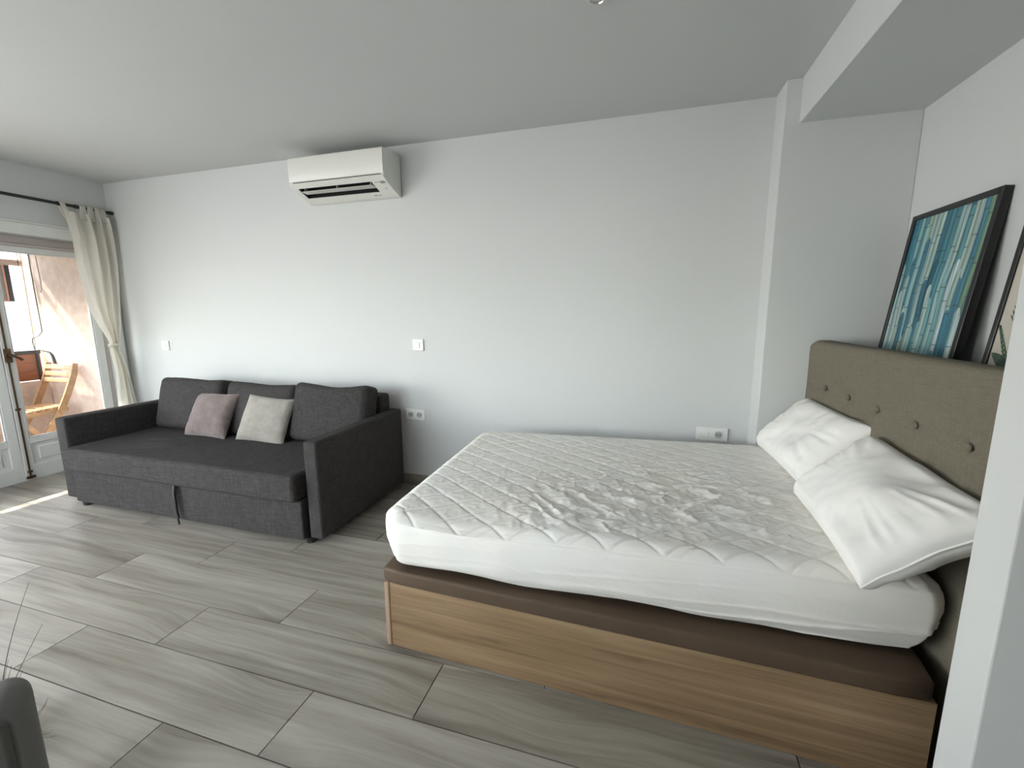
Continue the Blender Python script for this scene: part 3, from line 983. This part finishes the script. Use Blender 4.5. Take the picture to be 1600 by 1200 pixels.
# ------------------------------------------------------------------ bed
BA = math.radians(-2.0)
bed = thing('storage_bed', 'oak-look storage bed base with brown upholstered lid under the mattress', 'bed', (-0.494, -0.461, 0), (0, 0, BA))
bl, bw = 1.782, 1.34
link('side_panel', box(0.022, bl, 0.0, 0.02, 0.002, 0.284, 0.0015), OAK, bed, world=False)
link('side_panel', box(0.022, bl, bw-0.02, bw, 0.002, 0.284, 0.0015), OAK, bed, world=False)
link('corner_post', box(-0.002, 0.0215, -0.004, 0.045, 0.0, 0.284, 0.006, 3), OAKE, bed, world=False)
link('corner_post', box(-0.002, 0.0215, bw-0.045, bw+0.004, 0.0, 0.284, 0.006, 3), OAKE, bed, world=False)
link('end_panel', box(0.002, 0.020, 0.045, bw-0.045, 0.002, 0.284, 0.0015), OAK, bed, world=False)
link('end_panel', box(bl-0.02, bl, 0.02, bw-0.02, 0.002, 0.284, 0.0015), OAK, bed, world=False)
def lidf(P, Nn):
    return P
me = rbox(bl+0.02, bw+0.016, 0.060, 0.012, 20, 14, 2)
# round the plan corners of the lid
for v in me.vertices:
    x, y = v.co.x, v.co.y
    hx, hy, r = (bl+0.02)/2, (bw+0.016)/2, 0.05
    cx, cy = max(min(x, hx-r), -hx+r), max(min(y, hy-r), -hy+r)
    d = Vector((x-cx, y-cy))
    k = max(abs(d.x), abs(d.y))
    if d.length > 1e-6 and abs(d.x) > 1e-6 and abs(d.y) > 1e-6:
        d = d.normalized()*k
        v.co.x, v.co.y = cx+d.x, cy+d.y
me.transform(Matrix.Translation((bl/2-0.008, bw/2, 0.285)))
link('lid', me, LID, bed, world=False, smooth='all')
bm = bmesh.new()

# mattress with quilted protector ------------------------------------
ML, MW, MH = 1.822, 1.262, 0.258
def mattress():
    MA = math.radians(1.3)
    def f(P, Nn):
        P = P.copy()
        u = P[:, 0]+ML/2
        v = P[:, 1]+MW/2
        z = P[:, 2].copy()
        # plan corner rounding
        r = np.where(u > ML*0.5, 0.06, 0.10)
        hx, hy = ML/2, MW/2
        cx, cy = np.clip(P[:, 0], -hx+r, hx-r), np.clip(P[:, 1], -hy+r, hy-r)
        dx, dy = P[:, 0]-cx, P[:, 1]-cy
        L = np.hypot(dx, dy); k = np.maximum(np.abs(dx), np.abs(dy))
        s = np.where(L > 1e-6, k/np.maximum(L, 1e-9), 1)
        P[:, 0], P[:, 1] = cx+dx*s, cy+dy*s
        # the far side widens a little towards the head
        P[:, 1] += (v/MW)*(u/ML)*0.050
        up = np.clip((z-(MH-0.060))/0.05, 0, 1)                 # 1 on top
        onp = np.clip((z-(MH-0.030))/0.004, 0, 1)
        inset = np.minimum(np.minimum(u, ML-u), np.minimum(v, MW-v))
        inm = np.clip((inset-0.02)/0.06, 0, 1)
        # quilting: two families of stitched lines making diamonds
        wob = fbm(np.stack([u*4, v*4, u*0], 1), 2, 77)*0.010
        a = math.radians(34)
        q1 = (u*math.sin(a)+v*math.cos(a)+wob)/0.098
        q2 = (-u*math.sin(a)+v*math.cos(a)+wob)/0.098
        def tri(q): return np.abs(q-np.round(q))
        g1 = np.exp(-(tri(q1)*0.098/0.0045)**2)
        g2 = np.exp(-(tri(q2)*0.098/0.0045)**2)
        # second stitch line, broken into a basket pattern
        sw = (np.floor(q1) % 2) == 0
        g3 = np.exp(-(tri(q2+0.28)*0.098/0.0045)**2)*sw
        g = np.maximum(np.maximum(g1, g2), g3*0.8)
        puff = np.minimum(tri(q1), tri(q2))*2
        # crumpled zone
        c1 = np.exp(-(((u-1.14)/0.40)**2 + ((v-0.44)/0.34)**2))
        c2 = 0.9*np.exp(-(((u-0.72)/0.20)**2 + ((v-0.22)/0.24)**2))
        cz = np.minimum(c1+c2, 1.1)
        wv = fbm(np.stack([u*3, v*3, u*0+6], 1), 2, 19)*0.06
        n1 = np.stack([(u*0.94+v*0.34)*5.5, (-u*0.34+v*0.94+wv)*21, u*0+3], 1)
        n2 = np.stack([(u*0.64-v*0.77)*5.5, (u*0.77+v*0.64+wv)*24, u*0+9], 1)
        n3 = np.stack([u*15+v*6, v*22-u*8, u*0+5], 1)
        rid = ((c1*(1-np.abs(vnoise(n1, 5)))**4*1.5 + c2*(1-np.abs(vnoise(n2, 8)))**4*1.4 + cz*0.55*(1-np.abs(vnoise(n3, 12)))**3)/np.maximum(cz, 1e-6))
        fine = fbm(np.stack([u*38, v*30, u*0], 1), 2, 15)
        puck = (1-np.abs(vnoise(np.stack([u*34+v*10, v*44, u*0+2.], 1), 25)))**2
        dz = -0.0042*g + 0.0016*puff + inm*(cz*(rid*0.0085-0.008) + fine*(0.0012+0.0016*cz)) + puck*(0.0014+0.0018*cz)*(0.35+0.65*inm)
        low = 0.030*np.exp(-(((u-0.36)/0.26)**2 + (v/0.16)**2)) + 0.010*np.exp(-(((u-1.1)/0.45)**2 + ((v-0.4)/0.4)**2))
        P[:, 2] += np.where(np.abs(Nn).max(1) < 0.01, 1.0, np.clip(Nn[:, 2], 0, 1))*onp*dz - up*low + up*(0.012*(u/ML)-0.004)
        # seam ridge along the edge between quilt and skirt
        ed = np.exp(-((z-(MH-0.031))/0.005)**2)
        nx, ny = np.where(np.abs(Nn[:, 0]) > 1e-3, Nn[:, 0], 0), np.where(np.abs(Nn[:, 1]) > 1e-3, Nn[:, 1], 0)
        t_ = u*1.0 + v*1.0
        skirt = np.clip((MH-0.040-z)/0.05, 0, 1)
        lowz = np.clip((0.17-z)/0.12, 0, 1)
        rgt = np.clip((u-0.5)/0.7, 0, 1)
        wr = (1-np.abs(vnoise(np.stack([t_*2.0+z*5, z*44-t_*3.6, t_*0+1], 1), 31)))**3*(0.0015+0.0040*lowz*(0.3+rgt)) \
            + fbm(np.stack([t_*3+z*6, z*24+t_*7, t_*0+2], 1), 3, 33)*0.0035 + 0.0025*vnoise(np.stack([t_*8, z*5+t_*5, t_*0+7], 1), 35)
        lean = -0.050*np.clip((MH-z)/MH, 0, 1)**2.4 + 0.008*np.sin(np.clip(z/MH, 0, 1)*PI)                 # the side tucks in towards its hem
        out = ed*0.0055 + onp*0.004 + skirt*wr + lean
        P[:, 0] += nx*out; P[:, 1] += ny*out
        P[:, 0] -= 0.055*(np.abs(2*z/MH-1)**3.5)*np.clip((u-ML+0.20)/0.20, 0, 1)**1.5
        # uneven lower hem tucked in
        hem = np.clip((0.05-z)/0.05, 0, 1)
        P[:, 2] += hem*(0.010 + 0.013*vnoise(np.stack([t_*3.2, t_*0, t_*0+4], 1), 41))
        return P
    me = rbox(ML, MW, MH, 0.055, 350, 246, 30, f, nobottom=True, rings=14)
    me.transform(Matrix.Translation((ML/2, MW/2, 0)))
    o = link('mattress', me, SHEET, None, smooth='all')
    o.location = (-0.488, -0.500, 0.3452)
    o.rotation_euler = (0, 0, MA)
    tag(o, 'mattress in a white diamond-quilted protector, crumpled in the middle', 'mattress')
mattress()

# headboard -----------------------------------------------------------
def headboard():
    w, th = 1.50, 0.085
    y0 = -0.615
    t = thing('headboard', 'taupe linen upholstered headboard with a row of fabric buttons', 'headboard', (1.345+th, y0+w/2, 0.0))
    by = [0.640, 0.390, 0.140, -0.108, -0.359]
    bz = 0.976
    def f(P, Nn):
        P = P.copy()
        # local: x = -thickness front; y along; z up
        y = P[:, 1] + y0 + w/2
        z = P[:, 2]
        front = P[:, 0] < 0
        d = 0
        for b_ in by:
            rr = np.hypot(y-b_, z-bz)
            d = d + 0.020*np.exp(-rr/0.030) + 0.007*np.exp(-((z-bz)/0.014)**2)*np.exp(-np.abs(y-b_)/0.10) + 0.004*np.exp(-((y-b_)/0.012)**2)*np.exp(-np.abs(z-bz)/0.10)
        bul = 0.008*(1-(2*P[:, 1]/w)**2)*(1-((z-0.6)/0.62)**2)
        P[:, 0] += front*(d-bul)
        e = np.clip((np.abs(P[:, 1])-(w/2-0.10))/0.10, 0, 1)
        P[:, 2] -= (z > 0.8)*0.030*e**2
        P += Nn*(fbm(np.stack([P[:, 0]*3, P[:, 1]*3, z*3], 1), 2, 9)*0.003)[:, None]
        return P
    me = rbox(th, w, 1.205, 0.024, 4, 130, 100, f)
    me.transform(Matrix.Translation((1.345+th/2, y0+w/2, 0.0)))
    link('panel', me, TAUPE, t, smooth='all')
    for b_ in by:
        link('button', lathe([(0.0, 0.010), (0.006, 0.0095), (0.011, 0.007), (0.0135, 0.002), (0.013, -0.002), (0.0, -0.004)], 18, (1.3565, b_, bz), 'x'), TAUPEB, t, smooth='all')
headboard()

# bed pillows ---------------------------------------------------------
def bed_pillow(yc, w, h, th, label, seed, xb, zb, tilt, rz, rx=0):
    me, seam = cushion(w, h, th, seed, 72, 0.0095, 0.07, 0.36, 0.050)
    # local x -> world -y, local y (thickness, + side) -> facing; stand it up against the headboard
    o = link('bed_pillow', me, PILLOW, None, smooth='all')
    R = Matrix.Rotation(rz, 4, 'Z') @ Matrix.Rotation(math.radians(-90), 4, 'Z') @ Matrix.Rotation(math.radians(-tilt), 4, 'X') @ Matrix.Rotation(rx, 4, 'Y')
    o.matrix_world = Matrix.Translation((xb, yc, zb)) @ R
    tag(o, label, 'pillow', 'white bed pillows against the headboard')
    link('piping', closed_tube(seam, 0.0035, 6), PILLOW, o, world=False, smooth='all')
bed_pillow(0.452, 0.67, 0.355, 0.19, 'white bed pillow farther away, near the pilaster end of the headboard', 51, 1.125, 0.625, 41, math.radians(2))
bed_pillow(-0.235, 0.68, 0.365, 0.20, 'white bed pillow in front, near the end wall of the alcove', 52, 1.075, 0.622, 50, math.radians(-3))

# ------------------------------------------------------------------ pictures leaning behind the headboard
def art_stripes():
    m = bpy.data.materials.new('painted_stalk_print')
    m.use_nodes = True
    nt = m.node_tree
    b = nt.nodes['Principled BSDF']
    b.inputs['Roughness'].default_value = 0.35
    tc = N(nt, 'ShaderNodeTexCoord')
    sep = N(nt, 'ShaderNodeSeparateXYZ'); nt.links.new(tc.outputs['Object'], sep.inputs[0])
    nz = N(nt, 'ShaderNodeTexNoise'); nz.inputs['Scale'].default_value = 2.6; nz.inputs['Detail'].default_value = 1
    nt.links.new(tc.outputs['Object'], nz.inputs['Vector'])
    def math_(op, a, b_=None, c=None):
        n = N(nt, 'ShaderNodeMath', operation=op)
        for i, v in enumerate((a, b_, c)):
            if v is None: continue
            if isinstance(v, (int, float)): n.inputs[i].default_value = v
            else: nt.links.new(v, n.inputs[i])
        return n.outputs[0]
    Y, Z = sep.outputs['Y'], sep.outputs['Z']
    wob = math_('MULTIPLY_ADD', nz.outputs['Fac'], 0.06, -0.03)
    prev = None
    def layer(count, off, seed):
        q = math_('MULTIPLY_ADD', math_('ADD', Y, wob), count, off)
        idx = math_('FLOOR', q)
        fr = math_('FRACT', q)
        wn_ = N(nt, 'ShaderNodeTexWhiteNoise', noise_dimensions='2D')
        cv = N(nt, 'ShaderNodeCombineXYZ'); nt.links.new(idx, cv.inputs[0]); cv.inputs[1].default_value = seed
        nt.links.new(cv.outputs[0], wn_.inputs['Vector'])
        cs = N(nt, 'ShaderNodeSeparateColor'); nt.links.new(wn_.outputs['Color'], cs.inputs[0])
        rmp = N(nt, 'ShaderNodeValToRGB')
        el = rmp.color_ramp.elements
        rmp.color_ramp.interpolation = 'LINEAR'
        el[0].position, el[0].color = 0.0, (0.012, 0.085, 0.115, 1)
        el[1].position, el[1].color = 1.0, (0.30, 0.44, 0.50, 1)
        for p, c in ((0.2, (0.03, 0.16, 0.24)), (0.36, (0.07, 0.24, 0.27)), (0.5, (0.20, 0.40, 0.42)), (0.62, (0.33, 0.43, 0.40)), (0.74, (0.15, 0.26, 0.17)), (0.86, (0.45, 0.56, 0.55))):
            e = el.new(p); e.color = (*c, 1)
        nt.links.new(cs.outputs[0], rmp.inputs[0])
        # rounding shade lines inside one stalk: painted light core
        core = math_('SUBTRACT', 1.0, math_('MULTIPLY', math_('ABSOLUTE', math_('SUBTRACT', fr, 0.45)), 1.7))
        st = N(nt, 'ShaderNodeMapping'); st.inputs['Scale'].default_value = (1, 190, 3)
        nt.links.new(tc.outputs['Object'], st.inputs[0])
        sn = N(nt, 'ShaderNodeTexNoise'); sn.inputs['Scale'].default_value = 1.0; sn.inputs['Detail'].default_value = 3
        nt.links.new(st.outputs[0], sn.inputs['Vector'])
        k = math_('MULTIPLY', math_('MULTIPLY_ADD', core, 0.75, 0.45), math_('MULTIPLY_ADD', sn.outputs['Fac'], 2.4, -0.12))
        # node rings
        zz = math_('FRACT', math_('MULTIPLY_ADD', Z, 5.5, math_('MULTIPLY', cs.outputs[1], 7.0)))
        ring = math_('LESS_THAN', zz, 0.035)
        k = math_('MULTIPLY', k, math_('MULTIPLY_ADD', ring, -0.45, 1.0))
        sc_ = N(nt, 'ShaderNodeVectorMath', operation='SCALE')
        nt.links.new(rmp.outputs[0], sc_.inputs[0]); nt.links.new(k, sc_.inputs['Scale'])
        return sc_.outputs[0], cs.outputs[2], fr
    c0, _, _ = layer(36, 0.0, 1.0)
    out = c0
    for cnt, off, sd, lo, hi in ((30, 0.4, 5.0, 0.30, 1.15), (26, 0.1, 9.0, 0.10, 0.95), (31, 0.7, 13.0, -0.05, 0.75), (28, 0.3, 17.0, -0.3, 0.55)):
        c, h, fr = layer(cnt, off, sd)
        top = math_('MULTIPLY_ADD', h, (hi-lo)*0.9, lo*0.9)
        # rounded stalk tip
        d = math_('SUBTRACT', fr, 0.5)
        tip = math_('SUBTRACT', top, math_('MULTIPLY', math_('MULTIPLY', d, d), 0.10))
        m1 = math_('LESS_THAN', Z, tip)
        m2 = math_('GREATER_THAN', fr, 0.08)
        fac = math_('MULTIPLY', m1, m2)
        mx = N(nt, 'ShaderNodeMix', data_type='RGBA')
        nt.links.new(fac, mx.inputs[0]); nt.links.new(out, mx.inputs[6]); nt.links.new(c, mx.inputs[7])
        out = mx.outputs[2]
    nt.links.new(out, b.inputs['Base Color'])
    return m
ARTM = art_stripes()
PAPER = mat('cream_print_paper', (0.58, 0.54, 0.47), 0.5, var=0.06, vscale=(4, 4, 4))
LEAF = mat('printed_green_leaf', (0.055, 0.10, 0.07), 0.6, color2=(0.12, 0.18, 0.13), vscale=(20, 60, 20))

def picture(label, y0, y1, hgt, xtop, ztop, tilt, border, m, depth=0.030):
    """frame leaning on the wall; local x: back = 0, front = -depth; z from 0 to hgt"""
    zb = ztop - hgt*math.cos(tilt)
    xb = xtop - hgt*math.sin(tilt)
    t = thing('framed_picture', label, 'picture', (xb, (y0+y1)/2, zb), (0, tilt, 0), 'framed pictures behind the headboard')
    w = (y1-y0)/2
    link('frame_rail', box(-depth, 0, -w, -w+border, 0, hgt, 0.0015), FRAME, t, world=False)
    link('frame_rail', box(-depth, 0, w-border, w, 0, hgt, 0.0015), FRAME, t, world=False)
    link('frame_rail', box(-depth, 0, -w+border, w-border, hgt-border, hgt, 0.0015), FRAME, t, world=False)
    link('frame_rail', box(-depth, 0, -w+border, w-border, 0, border, 0.0015), FRAME, t, world=False)
    link('print', box(-depth+0.007, -depth+0.011, -w+border, w-border, border, hgt-border), m, t, world=False)
    link('backing_board', box(-0.008, -0.004, -w+border, w-border, border, hgt-border), FRAME, t, world=False)
    return t
picture('black framed print of blue and green painted stalks, leaning on the wall', 0.252, 0.812, 0.915, 1.729, 1.800, math.radians(6.6), 0.024, ARTM, 0.030)
p2 = picture('black framed cream print with green leaves, half hidden by the end wall', -0.47, 0.105, 0.915, 1.727, 1.800, math.radians(6.2), 0.020, PAPER, 0.030)
# printed leaves of the second picture (flat print on the paper)
def leafshape(pts, wd):
    V, F = [], []
    for i, (y, z) in enumerate(pts):
        f = i/(len(pts)-1)
        w = wd*math.sin(PI*min(1, f*0.96+0.03))**0.8
        dy = pts[min(i+1, len(pts)-1)][0]-pts[max(i-1, 0)][0]
        dz = pts[min(i+1, len(pts)-1)][1]-pts[max(i-1, 0)][1]
        l = math.hypot(dy, dz)
        V.append((-0.0236, y-dz/l*w, z+dy/l*w)); V.append((-0.0236, y+dz/l*w, z-dy/l*w))
    for i in range(len(pts)-1):
        F.append((2*i, 2*i+1, 2*i+3, 2*i+2))
    return V, F
allV, allF = [], []
def addl(pts, w):
    V, F = leafshape(pts, w)
    k = len(allV)
    allV.extend(V); allF.extend([tuple(i+k for i in f) for f in F])
def curve(a, b_, bend, n=9):
    out = []
    for i in range(n):
        f = i/(n-1)
        y = a[0]+(b_[0]-a[0])*f; z = a[1]+(b_[1]-a[1])*f
        dy, dz = b_[0]-a[0], b_[1]-a[1]
        s = bend*math.sin(PI*f)
        out.append((y - dz*s, z + dy*s))
    return out
H0 = 0.0
addl(curve((0.170, 0.235), (0.264, 0.318), 0.10), 0.020)
addl(curve((0.10, 0.16), (0.22, 0.20), 0.1), 0.022)
addl(curve((-0.10, 0.15), (0.05, 0.30), -0.12), 0.026)
for k in range(9):       # fern frond
    f = k/8
    y, z = 0.188 + 0.068*f, 0.28+0.115*f
    for s in (-1, 1):
        addl(curve((y, z), (y+s*0.014*(1-0.7*f)+0.010, z+0.022), 0.1, 4), 0.004)
addl(curve((0.14, 0.19), (0.258, 0.41), 0.03), 0.003)
for k in range(6):
    f = k/5
    addl(curve((0.217, 0.43+0.08*f), (0.222+0.010*(1-f), 0.45+0.08*f), 0.1, 4), 0.004)
    addl(curve((0.217, 0.43+0.08*f), (0.217-0.010*(1-f), 0.45+0.08*f), 0.1, 4), 0.004)
link('printed_leaves', mesh(allV, allF), LEAF, p2, world=False)

# ------------------------------------------------------------------ planter and dry grass at lower left
def planter():
    t = thing('planter', 'tall grey rounded container with a recessed panel, at the lower left', 'container', (-1.096, -1.325, 0), (0, 0, math.radians(-19)))
    hgt = 0.415
    def f(P, Nn):
        P = P.copy()
        y, z = P[:, 1], P[:, 2]
        # groove round a panel on both broad faces
        hw, zc, hh, r = 0.034, 0.20, 0.150, 0.028
        qx, qz = np.abs(y)-hw+r, np.abs(z-zc)-hh+r
        sd = np.hypot(np.maximum(qx, 0), np.maximum(qz, 0)) + np.minimum(np.maximum(qx, qz), 0) - r
        P[:, 0] -= np.sign(P[:, 0])*0.016*np.exp(-(sd/0.0085)**2)*(np.abs(Nn).max(1) >= 0)*(np.abs(P[:, 0]) > 0.045)
        return P
    me = rbox(0.12, 0.178, hgt, 0.050, 6, 40, 80, f, rings=8)
    link('body', me, POT, t, world=False, smooth='all')
planter()
def grass():
    cx, cy = -1.46, -1.165
    t = thing('grass_pot', 'small dark pot of thin dry grass blades behind the grey container', 'plant', (cx, cy, 0))
    link('pot', lathe([(0.042, 0), (0.056, 0.085), (0.058, 0.09), (0.050, 0.09), (0.048, 0.075), (0.0, 0.073)], 24, (cx, cy, 0)), POT, t, smooth=True)
    link('soil', lathe([(0.0, 0.074), (0.047, 0.074), (0.047, 0.078), (0.0, 0.080)], 20, (cx, cy, 0)), SOIL, t)
    tips = [((-1.157, 0.615), (-1.366, 0.363)), ((-1.134, 0.49), (-1.392, 0.2)), ((-1.338, 0.326), (-1.409, 0.207)),
            ((-1.328, 0.307), (-1.404, 0.192)), ((-1.277, 0.304), (-1.343, 0.207)), ((-1.178, 0.237), (-1.263, 0.123)),
            ((-1.189, 0.219), (-1.262, 0.117)), ((-1.183, 0.126), (-1.265, 0.045)), ((-1.176, 0.107), (-1.263, 0.03)),
            ((-1.26, 0.208), (-1.284, 0.167)), ((-1.346, 0.475), (-1.435, 0.347))]
    random.seed(3)
    for k, (e, q_) in enumerate(tips):
        b_ = Vector((cx+random.uniform(-0.02, 0.02), cy+random.uniform(-0.015, 0.015), 0.078))
        e = Vector((e[0], -1.17, e[1]))
        q_ = Vector((q_[0], -1.17, q_[1]))
        mid = q_ + (q_-e)*0.25
        mid.z = max(mid.z, 0.04)
        if k in (0, 1, 2, 3, 10): mid = b_.lerp(q_, 0.8)
        pts = []
        for q in range(11):
            f = q/10
            pts.append((1-f)**2*b_ + 2*f*(1-f)*mid + f*f*e)
        link('blade', tube(pts, [0.0015*(1-0.75*q/10) for q in range(11)], 5), GRASS, t, smooth='all')
grass()

# ------------------------------------------------------------------ balcony
XO = -5.45
struct('trim_7', box(XO, -4.53, -4.6, 1.25, -0.22, -0.02), TERR)                         # balcony slab
struct('wall_balcony', box(-5.285, -4.53, 0.985, 1.25, -0.02, 2.55), STUCCO)              # stucco side wall
struct('trim_8', box(-5.47, -5.286, 1.0, 1.25, -0.3, 2.6), CREAM)                         # cream corner pier
struct('trim_9', box(-5.55, -4.53, -4.6, 1.25, 2.46, 2.62), FACADE)                       # slab over the balcony
struct('wall_parapet', box(-5.42, -5.29, -4.6, 0.984, -0.02, 0.705, 0.006), STUCCO)
struct('trim_10', box(-5.36, -5.29, -4.6, 1.0, 1.960, 2.46), BEAM)                        # lintel
# reddish panel on the parapet
t = thing('wooden_screen', 'reddish wooden board screen with dark top rail standing on the balcony parapet', 'screen', (-5.36, 0.3, 0.705))
n = 3
for k in range(3):
    link('board', box(-5.385, -5.362, -0.9, 0.978, 0.712+0.088*k, 0.712+0.088*k+0.0872, 0.0015), REDWOOD, t)
link('top_rail', box(-5.40, -5.345, -0.92, 0.98, 0.976, 1.012, 0.004), BLACKM, t)
for y in (-0.88, 0.94):
    link('post', box(-5.36, -5.348, y, y+0.02, 0.705, 0.98), BLACKM, t)
# blind lowered outside, with its roller slats above
t = thing('balcony_blind', 'grey roll-down blind with a pink edge hanging outside the balcony', 'blind', (-5.36, -0.9, 1.87))
link('cloth', box(-5.406, -5.400, -4.5, 0.835, 1.50, 1.832), GREYB, t)
link('edge_strip', box(-5.410, -5.396, 0.835, 0.848, 1.50, 1.832), PINKF, t)
link('side_rail', box(-5.412, -5.394, 0.849, 0.882, 1.49, 1.832), BLACKM, t)
link('bottom_bar', box(-5.414, -5.392, -4.5, 0.848, 1.485, 1.50, 0.003), PINKF, t)
t = thing('rolled_blind', 'rolled slat blind tied under the balcony lintel', 'blind', (-5.33, 0.1, 1.85))
for k in range(3):
    link('slat', box(-5.410+0.003*k, -5.380+0.003*k, -4.5, 0.98, 1.833+0.019*k, 1.833+0.019*k+0.017, 0.003), BLINDW, t)
for y in (0.76, 0.94):
    link('cord', tube([(-5.365, y, 1.81), (-5.365, y, 1.88), (-5.35, y, 1.97)], 0.003, 6), CABLE, t)
# cables on the side wall
t = tag(link('dark_cable', tube([(-5.27, 0.978, 1.95), (-5.268, 0.976, 1.6), (-5.262, 0.976, 1.20), (-5.27, 0.972, 1.184), (-5.288, 0.95, 1.15), (-5.36, 0.945, 1.13), (-5.372, 0.942, 1.10), (-5.355, 0.945, 1.00)], 0.0045, 6), CABLE, smooth=True),
        'thin dark cable bending down the balcony side wall', 'cable')
tag(link('grey_cable', tube([(-5.43, 0.995, 2.0), (-5.437, 0.994, 1.5), (-5.45, 0.994, 1.02)], 0.004, 6), CABLEG, smooth=True),
    'thin straight grey-brown cable down the cream pier on the balcony', 'cable')
tag(link('hanging_cord', tube([(-5.12, 0.955, 2.0), (-5.115, 0.955, 1.80), (-5.105, 0.955, 1.68), (-5.115, 0.955, 1.60), (-5.14, 0.955, 1.575)], 0.0035, 6), CABLEG, smooth=True),
    'short loose cord hanging at the top of the stucco balcony wall', 'cord')
tag(link('wall_bracket', tube([(-5.30, 0.945, 1.018), (-5.20, 0.975, 0.99), (-5.17, 0.976, 0.95), (-5.155, 0.978, 0.88)], [0.006, 0.008, 0.010, 0.012], 8), BLACKM, smooth=True),
    'dark bent metal bracket beside the reddish balcony panel', 'bracket')

# folding chair: back against the stucco wall, facing along the balcony (-y)
def chair():
    t = thing('folding_chair', 'slatted wooden folding chair on the balcony behind the door glass', 'chair', (-4.97, 0.72, -0.02))
    xa, xb = -5.17, -4.78
    def bar(p, q, w, d, name, m, parent=t, axis='x'):
        """flat bar from p to q, w across x, d in the perpendicular of the yz plane"""
        p, q = Vector(p), Vector(q)
        dr = (q-p).normalized()
        ex = Vector((1, 0, 0))
        nn = dr.cross(ex).normalized()
        V = []
        for c in (p, q):
            for (a, b_) in ((-1, -1), (1, -1), (1, 1), (-1, 1)):
                V.append(c + ex*a*w/2 + nn*b_*d/2)
        F = [(0, 3, 2, 1), (4, 5, 6, 7), (0, 1, 5, 4), (1, 2, 6, 5), (2, 3, 7, 6), (3, 0, 4, 7)]
        return link(name, mesh(V, F), m, parent)
    for x in (xa, xb):
        # curved back posts that run on as front legs
        pts = [(0.935, 0.895), (0.915, 0.80), (0.878, 0.70), (0.828, 0.58), (0.775, 0.47), (0.66, 0.28), (0.50, -0.02)]
        V, F = [], []
        for i, (y, z) in enumerate(pts):
            j0, j1 = max(i-1, 0), min(i+1, len(pts)-1)
            dr = Vector((0, pts[j1][0]-pts[j0][0], pts[j1][1]-pts[j0][1])).normalized()
            nn = dr.cross(Vector((1, 0, 0)))
            for (a, b_) in ((-1, -1), (1, -1), (1, 1), (-1, 1)):
                V.append(Vector((x, y, z)) + Vector((1, 0, 0))*a*0.011 + nn*b_*(0.025 if 0 < i < 6 else 0.020))
        for i in range(len(pts)-1):
            for k in range(4):
                a, b_ = i*4+k, i*4+(k+1) % 4
                F.append((a, b_, b_+4, a+4))
        F += [(0, 3, 2, 1), (len(V)-4, len(V)-3, len(V)-2, len(V)-1)]
        link('front_leg', mesh(V, F), TEAK, t)
    for x in (xa+0.028, xb-0.028):
        bar((x, 0.82, -0.02), (x, 0.47, 0.45), 0.02, 0.038, 'rear_leg', TEAK)
        bar((x+0.002, 0.84, 0.472), (x+0.002, 0.42, 0.452), 0.022, 0.036, 'seat_rail', TEAK)
    for k in range(7):
        y = 0.43+0.058*k
        link('seat_slat', box(xa+0.012, xb-0.012, y, y+0.046, 0.474+0.003*k, 0.490+0.003*k, 0.003), TEAK, t)
    for k, (y, z) in enumerate(((0.923, 0.858), (0.908, 0.795), (0.888, 0.735))):
        bm = bmesh.new()
        bm_box(bm, xa+0.01, xb-0.01, -0.007, 0.007, -0.021, 0.021, 0.003)
        for v in bm.verts: v.co = Matrix.Translation((0, y-0.012, z)) @ Matrix.Rotation(math.radians(-18), 4, 'X') @ v.co
        link('back_slat', from_bm(bm), TEAK, t)
chair()

# ------------------------------------------------------------------ building opposite
t = thing('opposite_building', 'bright white building across the street seen past the balcony', 'building', (-13.5, 2.0, -6.0))
link('facade', box(-14.0, -12.5, -3.0, 9.0, -6.0, 4.6), FACADE, t)
link('cornice', box(-14.1, -12.35, -3.1, 9.1, 4.6, 4.85), FACADE, t)
for (y, z) in ((1.2, -2.4), (1.2, 1.4), (4.8, -2.4), (4.8, 1.4), (-1.8, 1.4), (-1.8, -2.4)):
    w = link('window', box(-12.52, -12.46, y-0.55, y+0.55, z-0.75, z+0.75), BEAM, t)
    link('pane', box(-12.47, -12.455, y-0.47, y+0.47, z-0.67, z+0.67), GREYB, w)
